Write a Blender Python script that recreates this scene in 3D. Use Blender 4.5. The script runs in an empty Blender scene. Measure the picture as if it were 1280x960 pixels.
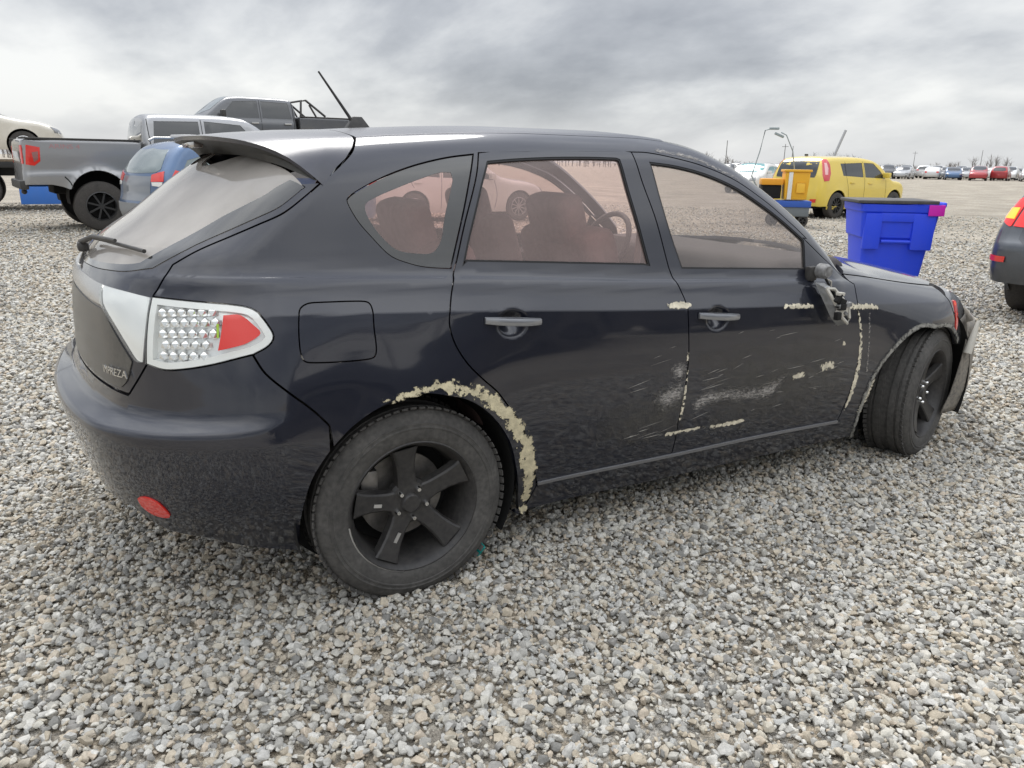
import bpy, bmesh, math, random
import numpy as np
from mathutils import Vector, Matrix
from mathutils.geometry import delaunay_2d_cdt
random.seed(4); RNG = np.random.default_rng(11)
sc = bpy.context.scene
COL = sc.collection
# ------------------------------------------------------------------ camera
cam_d = bpy.data.cameras.new('camera'); cam = bpy.data.objects.new('camera', cam_d); COL.objects.link(cam); sc.camera = cam
def axes(yaw, pitch, roll):
    cy, sy, cp, sp = math.cos(yaw), math.sin(yaw), math.cos(pitch), math.sin(pitch)
    f_ = np.array([cy*cp, sy*cp, -sp]); r = np.array([sy, -cy, 0.]); u = np.cross(r, f_)
    c, s = math.cos(roll), math.sin(roll); return f_, c*r+s*u, -s*r+c*u
CF, CR, CU = axes(math.radians(59.8644), math.radians(16.126), math.radians(.896))
CPOS = np.array([-.84435, -2.89133, 1.34184])
cam.matrix_world = Matrix(((CR[0], CU[0], -CF[0], CPOS[0]), (CR[1], CU[1], -CF[1], CPOS[1]), (CR[2], CU[2], -CF[2], CPOS[2]), (0, 0, 0, 1)))
cam_d.sensor_width = 36; cam_d.lens = 963.36/1280*36; cam_d.clip_start = .05; cam_d.clip_end = 3000
# ------------------------------------------------------------------ sky, sun, exposure
SUN_AZ, SUN_EL = math.radians(75), math.radians(52)          # direction towards the sun, from +x counter-clockwise
w = bpy.data.worlds.new('World'); sc.world = w; w.use_nodes = True
nt = w.node_tree; nt.nodes.clear(); L = nt.links
def nd(t, **k):
    n = nt.nodes.new(t)
    for a, b in k.items():
        if a.startswith('i_'): n.inputs[int(a[2:])].default_value = b
        else: setattr(n, a, b)
    return n
tc = nd('ShaderNodeTexCoord'); sep = nd('ShaderNodeSeparateXYZ'); L.new(tc.outputs['Generated'], sep.inputs[0])
mz = nd('ShaderNodeMath', operation='MAXIMUM', i_1=0.0); L.new(sep.outputs[2], mz.inputs[0])
az = nd('ShaderNodeMath', operation='ADD', i_1=.30); L.new(mz.outputs[0], az.inputs[0])
dx = nd('ShaderNodeMath', operation='DIVIDE'); L.new(sep.outputs[0], dx.inputs[0]); L.new(az.outputs[0], dx.inputs[1])
dy = nd('ShaderNodeMath', operation='DIVIDE'); L.new(sep.outputs[1], dy.inputs[0]); L.new(az.outputs[0], dy.inputs[1])
cmb = nd('ShaderNodeCombineXYZ'); L.new(dx.outputs[0], cmb.inputs[0]); L.new(dy.outputs[0], cmb.inputs[1])
mp = nd('ShaderNodeMapping'); L.new(cmb.outputs[0], mp.inputs[0])
mp.inputs['Location'].default_value = (9.4, 7.7, 0); mp.inputs['Rotation'].default_value = (0, 0, math.radians(-60)); mp.inputs['Scale'].default_value = (1.0, .75, 1)
n1 = nd('ShaderNodeTexNoise'); n1.inputs['Scale'].default_value = .85; n1.inputs['Detail'].default_value = 7; n1.inputs['Roughness'].default_value = .53; n1.inputs['Distortion'].default_value = .35
L.new(mp.outputs[0], n1.inputs['Vector'])
n2 = nd('ShaderNodeTexNoise'); n2.inputs['Scale'].default_value = 2.3; n2.inputs['Detail'].default_value = 6; n2.inputs['Roughness'].default_value = .55
L.new(mp.outputs[0], n2.inputs['Vector'])
mixn = nd('ShaderNodeMix', data_type='FLOAT'); mixn.inputs[0].default_value = .34
L.new(n1.outputs[0], mixn.inputs[2]); L.new(n2.outputs[0], mixn.inputs[3])
cr = nd('ShaderNodeValToRGB'); L.new(mixn.outputs[0], cr.inputs[0])
e = cr.color_ramp.elements
e[0].position = .39; e[0].color = (.205, .214, .236, 1); e[1].position = .62; e[1].color = (.56, .562, .555, 1)
x_ = e.new(.465); x_.color = (.295, .305, .325, 1); x_ = e.new(.535); x_.color = (.425, .433, .442, 1)
sky = nd('ShaderNodeTexSky', sky_type='NISHITA', sun_disc=False, sun_elevation=SUN_EL, sun_rotation=math.pi/2-SUN_AZ)
skm = nd('ShaderNodeVectorMath', operation='SCALE'); skm.inputs['Scale'].default_value = .06; L.new(sky.outputs[0], skm.inputs[0])
mx = nd('ShaderNodeMix', data_type='RGBA'); mx.inputs[0].default_value = .90
hz = nd('ShaderNodeMapRange', interpolation_type='SMOOTHSTEP'); L.new(mz.outputs[0], hz.inputs[0]); hz.inputs[1].default_value = .0; hz.inputs[2].default_value = .085; hz.inputs[3].default_value = .75; hz.inputs[4].default_value = 0.   # thinner cloud towards the horizon
hm = nd('ShaderNodeMix', data_type='RGBA'); L.new(hz.outputs[0], hm.inputs[0]); L.new(cr.outputs[0], hm.inputs[6]); hm.inputs[7].default_value = (.455, .468, .482, 1)
L.new(skm.outputs[0], mx.inputs[6]); L.new(hm.outputs[2], mx.inputs[7])
gz = nd('ShaderNodeMapRange', interpolation_type='SMOOTHSTEP'); L.new(sep.outputs[2], gz.inputs[0]); gz.inputs[1].default_value = .18; gz.inputs[2].default_value = 1.0; gz.inputs[3].default_value = 1.0; gz.inputs[4].default_value = 3.1   # overcast sky: zenith brighter than horizon
gm_ = nd('ShaderNodeVectorMath', operation='SCALE'); L.new(mx.outputs[2], gm_.inputs[0]); L.new(gz.outputs[0], gm_.inputs['Scale'])
bg = nd('ShaderNodeBackground'); L.new(gm_.outputs[0], bg.inputs[0]); bg.inputs[1].default_value = 1.0
wo = nd('ShaderNodeOutputWorld'); L.new(bg.outputs[0], wo.inputs[0])
sd = bpy.data.lights.new('sun', 'SUN'); sun = bpy.data.objects.new('sun', sd); COL.objects.link(sun)
sd.energy = 1.5; sd.angle = math.radians(35); sd.color = (1, .97, .92)
sun.rotation_euler = Vector((math.cos(SUN_AZ)*math.cos(SUN_EL), math.sin(SUN_AZ)*math.cos(SUN_EL), math.sin(SUN_EL))).to_track_quat('Z', 'Y').to_euler()
sc.view_settings.view_transform = 'Standard'; sc.view_settings.look = 'None'; sc.view_settings.gamma = 1; sc.view_settings.exposure = 0.8
sc.render.engine = 'CYCLES'; sc.cycles.max_bounces = 7; sc.cycles.transparent_max_bounces = 12
# ------------------------------------------------------------------ materials
MATS = {}
def mat(name, col, rough=.5, metal=0., coat=0., coat_r=.05, spec=.5, var=0., vscale=8., bump=0., bscale=60., emit=None, dust=0., dcol=(.30, .28, .25), dscale=(3, 3, 1.2), coat_ior=1.5, ior=1.5, grain=True):
    if name in MATS: return MATS[name]
    m = bpy.data.materials.new(name); m.use_nodes = True; MATS[name] = m
    t = m.node_tree; b = t.nodes['Principled BSDF']; l = t.links
    b.inputs['Base Color'].default_value = (*col, 1); b.inputs['Roughness'].default_value = rough; b.inputs['Metallic'].default_value = metal
    b.inputs['Coat Weight'].default_value = coat; b.inputs['Coat Roughness'].default_value = coat_r; b.inputs['Specular IOR Level'].default_value = spec; b.inputs['IOR'].default_value = ior; b.inputs['Coat IOR'].default_value = coat_ior
    if emit: b.inputs['Emission Color'].default_value = (*emit[:3], 1); b.inputs['Emission Strength'].default_value = emit[3]
    co = t.nodes.new('ShaderNodeTexCoord')
    src = None
    if var > 0:
        n = t.nodes.new('ShaderNodeTexNoise'); n.inputs['Scale'].default_value = vscale; n.inputs['Detail'].default_value = 6; l.new(co.outputs['Object'], n.inputs['Vector'])
        r = t.nodes.new('ShaderNodeMapRange'); r.inputs[1].default_value = .3; r.inputs[2].default_value = .7; r.inputs[3].default_value = 1-var; r.inputs[4].default_value = 1+var; l.new(n.outputs[0], r.inputs[0])
        v = t.nodes.new('ShaderNodeVectorMath'); v.operation = 'SCALE'; v.inputs[0].default_value = col; l.new(r.outputs[0], v.inputs['Scale']); l.new(v.outputs[0], b.inputs['Base Color']); src = v.outputs[0]
    if bump > 0:
        n = t.nodes.new('ShaderNodeTexNoise'); n.inputs['Scale'].default_value = bscale; n.inputs['Detail'].default_value = 4; l.new(co.outputs['Object'], n.inputs['Vector'])
        bp = t.nodes.new('ShaderNodeBump'); bp.inputs['Strength'].default_value = bump; bp.inputs['Distance'].default_value = .01; l.new(n.outputs[0], bp.inputs['Height']); l.new(bp.outputs[0], b.inputs['Normal'])
    if dust > 0:                                              # a film of dried dirt with streaks
        mpn = t.nodes.new('ShaderNodeMapping'); mpn.inputs['Scale'].default_value = dscale; l.new(co.outputs['Object'], mpn.inputs[0])
        n = t.nodes.new('ShaderNodeTexNoise'); n.inputs['Scale'].default_value = 2.2; n.inputs['Detail'].default_value = 8; n.inputs['Roughness'].default_value = .62; l.new(mpn.outputs[0], n.inputs['Vector'])
        n3 = t.nodes.new('ShaderNodeTexNoise'); n3.inputs['Scale'].default_value = 70; n3.inputs['Detail'].default_value = 3; l.new(co.outputs['Object'], n3.inputs['Vector'])
        mu = t.nodes.new('ShaderNodeMath'); mu.operation = 'MULTIPLY'; l.new(n.outputs[0], mu.inputs[0]); mu.inputs[1].default_value = .5
        if grain: l.new(n3.outputs[0], mu.inputs[1])
        r = t.nodes.new('ShaderNodeMapRange'); r.inputs[1].default_value = .12; r.inputs[2].default_value = .42; r.inputs[3].default_value = dust*.25; r.inputs[4].default_value = dust*1.6; l.new(mu.outputs[0], r.inputs[0])
        d = t.nodes.new('ShaderNodeBsdfDiffuse'); d.inputs[0].default_value = (*dcol, 1)
        ms = t.nodes.new('ShaderNodeMixShader'); l.new(r.outputs[0], ms.inputs[0]); l.new(b.outputs[0], ms.inputs[1]); l.new(d.outputs[0], ms.inputs[2])
        l.new(ms.outputs[0], t.nodes['Material Output'].inputs[0])
    return m
def glass(name, tint, haze=(.3, .25, .24), hz=.2, ior=1.5):
    if name in MATS: return MATS[name]
    m = bpy.data.materials.new(name); m.use_nodes = True; MATS[name] = m; t = m.node_tree; l = t.links; t.nodes.remove(t.nodes['Principled BSDF'])
    tr = t.nodes.new('ShaderNodeBsdfTransparent'); tr.inputs[0].default_value = (*tint, 1)
    df = t.nodes.new('ShaderNodeBsdfDiffuse'); df.inputs[0].default_value = (*haze, 1)
    co = t.nodes.new('ShaderNodeTexCoord'); n = t.nodes.new('ShaderNodeTexNoise'); n.inputs['Scale'].default_value = 5; n.inputs['Detail'].default_value = 7; l.new(co.outputs['Object'], n.inputs['Vector'])
    r = t.nodes.new('ShaderNodeMapRange'); r.inputs[1].default_value = .3; r.inputs[2].default_value = .7; r.inputs[3].default_value = hz*.85; r.inputs[4].default_value = hz*1.15; l.new(n.outputs[0], r.inputs[0])
    m1 = t.nodes.new('ShaderNodeMixShader'); l.new(r.outputs[0], m1.inputs[0]); l.new(tr.outputs[0], m1.inputs[1]); l.new(df.outputs[0], m1.inputs[2])
    gl = t.nodes.new('ShaderNodeBsdfGlossy'); gl.inputs['Roughness'].default_value = .04
    fr = t.nodes.new('ShaderNodeFresnel'); ge = t.nodes.new('ShaderNodeNewGeometry'); im = t.nodes.new('ShaderNodeMapRange'); im.inputs[3].default_value = ior; im.inputs[4].default_value = 1/ior; l.new(ge.outputs['Backfacing'], im.inputs[0]); l.new(im.outputs[0], fr.inputs[0])   # a thin pane reflects alike from both faces
    m2 = t.nodes.new('ShaderNodeMixShader'); l.new(fr.outputs[0], m2.inputs[0]); l.new(m1.outputs[0], m2.inputs[1]); l.new(gl.outputs[0], m2.inputs[2])
    l.new(m2.outputs[0], t.nodes['Material Output'].inputs[0]); return m
def ragged(name, col, rough, scale, lo, hi, stretch=(1, 1, 1), wgt=.35):     # wear with broken edges: noise-masked coat of another material
    if name in MATS: return MATS[name]
    m = mat(name, col, rough, var=.25, vscale=40, bump=.25, bscale=160); t = m.node_tree; l = t.links
    co = t.nodes.new('ShaderNodeTexCoord'); mp_ = t.nodes.new('ShaderNodeMapping'); mp_.inputs['Scale'].default_value = stretch; l.new(co.outputs['Object'], mp_.inputs[0])
    n = t.nodes.new('ShaderNodeTexNoise'); n.inputs['Scale'].default_value = scale; n.inputs['Detail'].default_value = 8; n.inputs['Roughness'].default_value = .65; l.new(mp_.outputs[0], n.inputs['Vector'])
    at = t.nodes.new('ShaderNodeAttribute'); at.attribute_name = 'edge'
    mu = t.nodes.new('ShaderNodeMath'); mu.operation = 'MULTIPLY_ADD'; mu.inputs[1].default_value = .35; l.new(at.outputs['Fac'], mu.inputs[0]); mu.inputs[1].default_value = wgt; l.new(n.outputs[0], mu.inputs[2])
    r = t.nodes.new('ShaderNodeMapRange'); r.inputs[1].default_value = lo; r.inputs[2].default_value = hi; l.new(mu.outputs[0], r.inputs[0])
    tr = t.nodes.new('ShaderNodeBsdfTransparent'); ms = t.nodes.new('ShaderNodeMixShader'); l.new(r.outputs[0], ms.inputs[0]); l.new(tr.outputs[0], ms.inputs[1]); l.new(t.nodes['Principled BSDF'].outputs[0], ms.inputs[2])
    l.new(ms.outputs[0], t.nodes['Material Output'].inputs[0]); return m
PAINT = mat('blue_black_paint', (.005, .0075, .019), .40, .4, 1, .05, dust=.006, coat_ior=1.6, grain=False)
PAINT_TOP = mat('dusty_roof_paint', (.006, .0085, .022), .42, .4, 1, .22, dust=.10, dcol=(.22, .22, .23), coat_ior=1.5, grain=False)
BLACKP = mat('black_plastic', (.018, .018, .019), .5, bump=.05, bscale=200, dust=.10)
SEAL = mat('rubber_seal', (.008, .008, .009), .6)
DARK = mat('dark_void', (.006, .006, .006), .9)
CHROME = mat('chrome', (.75, .75, .74), .12, 1)
HANDLE = mat('satin_handle', (.26, .27, .29), .3, .6, 1)
SILVER = mat('silver_plastic', (.55, .55, .54), .25, .8, dust=.06)
RUBBER = mat('tyre_rubber', (.032, .031, .030), .75, bump=.15, bscale=90, dust=.32, dcol=(.175, .168, .158), dscale=(5, 5, 5))
RIMM = mat('matte_black_rim', (.022, .022, .024), .42, .3, dust=.08)
STEEL = mat('brake_steel', (.25, .24, .23), .45, .8, var=.3, vscale=30)
FRIT = mat('glass_frit', (.012, .014, .016), .12, coat=1, coat_r=.03, dust=.03, coat_ior=1.6)
GLASS_P = glass('tinted_side_glass', (.98, .80, .775), (.78, .60, .565), .20)
GLASS_F = glass('tinted_front_glass', (.84, .75, .72), (.60, .54, .51), .20)
GLASS_R = glass('dusty_rear_glass', (.30, .27, .25), (.66, .62, .57), .50)
GLASS_W = glass('windscreen_glass', (.94, .95, .93), (.5, .5, .5), .05)
REDL = mat('red_lens', (.68, .025, .016), .18, coat=1)
AMBL = mat('amber_lens', (.75, .22, .02), .2, coat=1)
CLEARL = glass('clear_lens', (.96, .97, .96), (.9, .9, .9), .02)
LENSBACK = mat('lamp_reflector', (.95, .96, .96), .22, .5)
PUTTY = ragged('bare_filler', (.56, .50, .34), .8, 32, .57, .62, (1, 1, 1), .30)
SCUFF = ragged('pale_scuff', (.40, .38, .36), .8, 30, .62, .95, (1.6, 1, 5))
SCUFFY = ragged('cream_scrape', (.62, .57, .45), .8, 70, .56, .66)
DIRT = ragged('brown_dirt', (.115, .108, .094), .9, 14, .45, 1.5, (1, 1, 2))
# ------------------------------------------------------------------ small helpers
def tag(o, label=None, cat=None, group=None, kind=None):
    for k, v in (('label', label), ('category', cat), ('group', group), ('kind', kind)):
        if v: o[k] = v
    return o
def empty(name, loc=(0, 0, 0), rz=0, parent=None):
    o = bpy.data.objects.new(name, None); COL.objects.link(o); o.location = loc; o.rotation_euler = (0, 0, rz); o.parent = parent; o.empty_display_size = .2; return o
def link(name, me, m, parent=None):
    o = bpy.data.objects.new(name, me); COL.objects.link(o); o.parent = parent
    if m is not None and len(me.materials) == 0: me.materials.append(m)
    return o
def shade(me, smooth=True):
    me.polygons.foreach_set('use_smooth', [smooth]*len(me.polygons))
def from_py(name, v, f, m, parent=None, smooth=False):
    me = bpy.data.meshes.new(name); me.from_pydata([tuple(map(float, p)) for p in v], [], f); me.update()
    if smooth: shade(me)
    return link(name, me, m, parent)
def frombm(name, bm, m, parent=None, smooth=False, ang=None):
    bmesh.ops.recalc_face_normals(bm, faces=bm.faces)
    me = bpy.data.meshes.new(name); bm.to_mesh(me); bm.free()
    if smooth: shade(me)
    if ang: me.set_sharp_from_angle(angle=math.radians(ang))
    return link(name, me, m, parent)
def box_bm(bm, c, s, bev=0., rot=None, seg=2, taper=None):
    r = bmesh.ops.create_cube(bm, size=1); vs = r['verts']
    for v in vs:
        p = Vector((v.co.x*s[0], v.co.y*s[1], v.co.z*s[2]))
        if taper and v.co.z < 0: p.x *= taper[0]; p.y *= taper[1]
        v.co = p
    if bev > 0:
        es = list({e for v in vs for e in v.link_edges})
        g = bmesh.ops.bevel(bm, geom=vs+es, offset=bev, segments=seg, profile=.6, affect='EDGES'); vs = list({v for f in g['faces'] for v in f.verts} | {v for v in vs if v.is_valid})
    M = Matrix.Translation(c) @ (rot.to_matrix().to_4x4() if rot else Matrix())
    bmesh.ops.transform(bm, matrix=M, verts=vs)
def box(name, c, s, m, parent=None, bev=.01, rot=None, seg=2, taper=None):
    bm = bmesh.new(); box_bm(bm, c, s, bev, rot, seg, taper); return frombm(name, bm, m, parent, True, 40)
def tube_bm(bm, pts, rad, n=8, cap=True):
    pts = [Vector(p) for p in pts]; rad = rad if isinstance(rad, (list, tuple)) else [rad]*len(pts); rings = []
    for i, p in enumerate(pts):
        d = (pts[min(i+1, len(pts)-1)]-pts[max(i-1, 0)]).normalized(); a = d.cross(Vector((0, 0, 1)) if abs(d.z) < .9 else Vector((1, 0, 0))).normalized(); b = d.cross(a)
        rings.append([bm.verts.new(p+rad[i]*(math.cos(t)*a+math.sin(t)*b)) for t in [2*math.pi*k/n for k in range(n)]])
    for r0, r1 in zip(rings, rings[1:]):
        for k in range(n): bm.faces.new((r0[k], r0[(k+1) % n], r1[(k+1) % n], r1[k]))
    if cap: bm.faces.new(rings[0]); bm.faces.new(rings[-1])
def tube(name, pts, rad, m, parent=None, n=8):
    bm = bmesh.new(); tube_bm(bm, pts, rad, n); return frombm(name, bm, m, parent, True, 50)
def lathe_bm(bm, prof, n=48, closed=False):                          # around the local Y axis
    rings = []
    for k in range(n):
        a = 2*math.pi*k/n; rings.append([bm.verts.new((r*math.cos(a), y, r*math.sin(a))) for r, y in prof])
    m = len(prof); rng = range(m if closed else m-1)
    for k in range(n):
        a, b = rings[k], rings[(k+1) % n]
        for i in rng: bm.faces.new((a[i], a[(i+1) % m], b[(i+1) % m], b[i]))
def lathe(name, prof, m, parent=None, n=48, closed=False, ang=40):
    bm = bmesh.new(); lathe_bm(bm, prof, n, closed); return frombm(name, bm, m, parent, True, ang)
def copy_tree(o, parent=None):
    c = o.copy(); COL.objects.link(c); c.parent = parent
    for ch in list(o.children): copy_tree(ch, c)
    return c
# ------------------------------------------------------------------ car-body surfaces: an implicit shape, panels cut from it
EXACT = [False]                                                      # tables for root finding, the exact curve for normals
def pch(xs, ys):
    xs = np.array(xs, float); ys = np.array(ys, float); h = np.diff(xs); d = np.diff(ys)/h
    m = np.zeros(len(xs)); m[0] = d[0]; m[-1] = d[-1]
    for i in range(1, len(xs)-1):
        if d[i-1]*d[i] > 0:
            w1 = 2*h[i]+h[i-1]; w2 = h[i]+2*h[i-1]; m[i] = (w1+w2)/(w1/d[i-1]+w2/d[i])
    def f(x):
        x = np.clip(np.asarray(x, float), xs[0], xs[-1]); i = np.clip(np.searchsorted(xs, x)-1, 0, len(h)-1)
        t = (x-xs[i])/h[i]
        return (1+2*t)*(1-t)**2*ys[i]+t*(1-t)**2*h[i]*m[i]+t*t*(3-2*t)*ys[i+1]+t*t*(t-1)*h[i]*m[i+1]
    g = np.linspace(xs[0], xs[-1], 3001); v = f(g); return lambda x: f(x) if EXACT[0] else np.interp(x, g, v)
def smax(a, b, k): return np.maximum(a, b)+np.maximum(k-np.abs(a-b), 0)**2/(4*k)
def sstep(a, b, x):
    t = np.clip((x-a)/(b-a), 0, 1); return t*t*(3-2*t)
def root(ev, lo, hi):
    for _ in range(8):
        m = (lo+hi)/2; v = ev(m); lo = np.where(v < 0, m, lo); hi = np.where(v < 0, hi, m)
    a, b = ev(lo), ev(hi)
    for _ in range(5):
        m = np.clip(lo-a*(hi-lo)/np.where(np.abs(b-a) < 1e-12, 1e-12, b-a), lo, hi); v = ev(m); n = v < 0
        b = np.where(n, b*.5, v); a = np.where(n, v, a*.5); lo = np.where(n, m, lo); hi = np.where(n, hi, m)
    return m
class Body:
    kt, kr, kf, rc, fc = .10, .18, .22, .10, .18
    def __init__(s, P, Q, TOP, XR, XF, arches=(), XP=.2, XN=2.6, ZC=.8, crown=.05, amp=.02, **k):
        s.P, s.Q, s.TOP, s.XR, s.XF = pch(*P), pch(*Q), pch(*TOP), pch(*XR), pch(*XF)
        s.arches, s.XP, s.XN, s.ZC, s.crown, s.amp = arches, XP, XN, ZC, crown, amp
        for a, b in k.items(): setattr(s, a, b)
    def ws(s, x, z):
        o = s.P(x)+s.Q(z)
        for cx, cz, r in s.arches:
            d = np.hypot(x-cx, z-cz)-r; o = o+s.amp*np.exp(-np.maximum(d, 0)/.05)*sstep(-.3, .05, z-cz)
        return o
    def f(s, x, y, z):
        y = np.abs(y); v = smax(y-s.ws(x, z), (z-(s.TOP(x)-s.crown*(y/.7)**2))*.9, s.kt)
        v = smax(v, (s.XR(z)+s.rc*(y/.8)**2-x), s.kr); return smax(v, x-(s.XF(z)-s.fc*(y/.8)**2), s.kf)
    def S(s, U, V):
        U = np.asarray(U, float); V = np.asarray(V, float); phi = V/.85
        al = np.where(U < s.XP, (s.XP-U)/.8, np.where(U > s.XN, (U-s.XN)/.8, 0)); sg = np.where(U < s.XP, -1., 1.)
        d = np.stack([sg*np.sin(al)*np.cos(phi), -np.cos(al)*np.cos(phi), np.sin(phi)], -1)
        o = np.stack([np.clip(U, s.XP, s.XN), 0*U, s.ZC+0*U], -1); lo = np.zeros_like(U)+.01; hi = np.zeros_like(U)+3.2
        def ev(m): p = o+d*m[..., None]; return s.f(p[..., 0], p[..., 1], p[..., 2])
        return o+d*root(ev, lo, hi)[..., None]
    def N(s, p, e=2.5e-3):
        x, y, z = p[..., 0], p[..., 1], p[..., 2]; y = np.minimum(y, -2*e)
        EXACT[0] = True; g = np.stack([s.f(x+e, y, z)-s.f(x-e, y, z), s.f(x, y+e, z)-s.f(x, y-e, z), s.f(x, y, z+e)-s.f(x, y, z-e)], -1); EXACT[0] = False
        g[..., 1] = np.where(np.abs(p[..., 1]) < 2*e, 0, g[..., 1])
        return g/np.maximum(np.linalg.norm(g, axis=-1, keepdims=True), 1e-9)
    def inv(s, p):
        p = np.asarray(p, float); x, y, z = p[..., 0], np.abs(p[..., 1]), p[..., 2]; px = np.clip(x, s.XP, s.XN); q = x-px
        return np.stack([px+np.sign(q)*.8*np.arctan2(np.abs(q), y), .85*np.arctan2(z-s.ZC, np.hypot(q, y))], -1)
    def _solve(s, fn, lo, hi):
        def ev(m): p = fn(m); return s.f(p[:, 0], p[:, 1], p[:, 2])
        return fn(root(ev, lo+0*hi, hi))
    def xz(s, pts): a = np.array(pts, float); return s.inv(s._solve(lambda y: np.stack([a[:, 0], -y, a[:, 1]], 1), 0., np.full(len(a), 1.4)))
    def xy(s, pts): a = np.array(pts, float); return s.inv(s._solve(lambda z: np.stack([a[:, 0], a[:, 1], z], 1), s.ZC, np.full(len(a), 3.)))
    def yz(s, pts, front=False):
        a = np.array(pts, float); sg = 1 if front else -1; o = s.XN if front else s.XP
        return s.inv(s._solve(lambda t: np.stack([o+sg*t, a[:, 0], a[:, 1]], 1), 0., np.full(len(a), 3.)))
    def zline(s, U, z):
        U = np.array(U, float); lo = np.full(len(U), -1.3); hi = np.full(len(U), 1.3)
        for _ in range(20):
            m = (lo+hi)/2; q = s.S(U, m)[:, 2] < z; lo = np.where(q, m, lo); hi = np.where(q, hi, m)
        return np.stack([U, (lo+hi)/2], 1)
def spl(c, step=.012):                                               # smooth curve through traced points
    c = np.array(c, float)
    if len(c) < 3: 
        n = max(2, int(np.linalg.norm(c[-1]-c[0])/step)+1); return c[0]+(c[-1]-c[0])*np.linspace(0, 1, n)[:, None]
    t = np.concatenate([[0], np.cumsum(np.maximum(np.linalg.norm(np.diff(c, axis=0), axis=1), 1e-6)**.5)])
    m = np.zeros_like(c); m[1:-1] = (c[2:]-c[:-2])/(t[2:]-t[:-2])[:, None]; m[0] = (c[1]-c[0])/(t[1]-t[0]); m[-1] = (c[-1]-c[-2])/(t[-1]-t[-2]); out = []
    for i in range(len(c)-1):
        h = t[i+1]-t[i]; n = max(1, int(np.linalg.norm(c[i+1]-c[i])/step)+1); s = (np.arange(n)/n)[:, None]
        out.append((1+2*s)*(1-s)**2*c[i]+s*(1-s)**2*h*m[i]+s*s*(3-2*s)*c[i+1]+s*s*(s-1)*h*m[i+1])
    out.append(c[-1:]); return np.concatenate(out)
def ring(*cs):
    p = np.concatenate([np.asarray(c, float) for c in cs]); k = np.linalg.norm(p-np.roll(p, 1, 0), axis=1) > 1e-5; return p[k]
def dens(p, step):
    out = []
    for a, b in zip(p, np.roll(p, -1, 0)):
        n = max(1, int(np.ceil(np.linalg.norm(b-a)/step))); out.append(a+(b-a)*(np.arange(n)/n)[:, None])
    return np.concatenate(out)
def area(p): q = np.roll(p, -1, 0); return .5*np.sum(p[:, 0]*q[:, 1]-q[:, 0]*p[:, 1])
def inset(p, d):
    if abs(d) < 1e-9: return p
    sg = 1 if area(p) > 0 else -1; a = p-np.roll(p, 1, 0); b = np.roll(p, -1, 0)-p
    a /= np.linalg.norm(a, axis=1, keepdims=True)+1e-12; b /= np.linalg.norm(b, axis=1, keepdims=True)+1e-12
    na = np.stack([-a[:, 1], a[:, 0]], 1)*sg; nb = np.stack([-b[:, 1], b[:, 0]], 1)*sg; n = na+nb; n /= np.maximum(np.linalg.norm(n, axis=1, keepdims=True), .5)
    c = np.maximum((n*na).sum(1), .5)[:, None]; return p+n*d/c
def inside(p, q):
    x, y = q[:, 0], q[:, 1]; r = np.zeros(len(q), bool)
    for (ax, ay), (bx, by) in zip(p, np.roll(p, -1, 0)):
        if ay == by: continue
        r ^= ((ay > y) != (by > y)) & (x < (bx-ax)*(y-ay)/(by-ay)+ax)
    return r
def dist(p, q):
    d = np.full(len(q), 9.)
    for a, b in zip(p, np.roll(p, -1, 0)):
        e = b-a; t = np.clip(((q-a)@e)/max(e@e, 1e-12), 0, 1); d = np.minimum(d, np.linalg.norm(q-a-t[:, None]*e, axis=1))
    return d
def tri(poly, holes, h, extra=None):
    lo, hi = poly.min(0), poly.max(0); gx = np.arange(lo[0], hi[0], h); gy = np.arange(lo[1], hi[1], h*.9); g = np.stack(np.meshgrid(gx, gy), -1); g[1::2, :, 0] += h/2; g = g.reshape(-1, 2)
    if extra is not None and len(extra):
        ex = extra[inside(poly, extra)]
        if len(ex):
            dd = np.full(len(g), 9.)
            for i in range(0, len(g), 4000): dd[i:i+4000] = np.sqrt(((g[i:i+4000, None]-ex[None])**2).sum(-1).min(1))
            g = np.concatenate([g[dd > h*.5], ex])
    k = inside(poly, g); g = g[k]; k = dist(poly, g) > h*.35; g = g[k]
    for H in holes: g = g[~inside(H, g)]; g = g[dist(H, g) > h*.35]
    vs = [poly]+list(holes); ed = []; o = 0
    for r in vs: ed += [(o+i, o+(i+1) % len(r)) for i in range(len(r))]; o += len(r)
    allv = np.concatenate(vs+[g])
    ov, oe, of, *_ = delaunay_2d_cdt([Vector(p) for p in allv], ed, [], 0, 1e-7)
    ov = np.array([tuple(p) for p in ov]); of = np.array([f for f in of if len(f) == 3])
    c = ov[of].mean(1); k = inside(poly, c)
    for H in holes: k &= ~inside(H, c)
    of = of[k]; a = ov[of]; ar = (a[:, 1, 0]-a[:, 0, 0])*(a[:, 2, 1]-a[:, 0, 1])-(a[:, 1, 1]-a[:, 0, 1])*(a[:, 2, 0]-a[:, 0, 0]); of[ar < 0] = of[ar < 0][:, ::-1]
    used = np.unique(of); mp_ = -np.ones(len(ov), int); mp_[used] = np.arange(len(used)); return ov[used], mp_[of]
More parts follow.
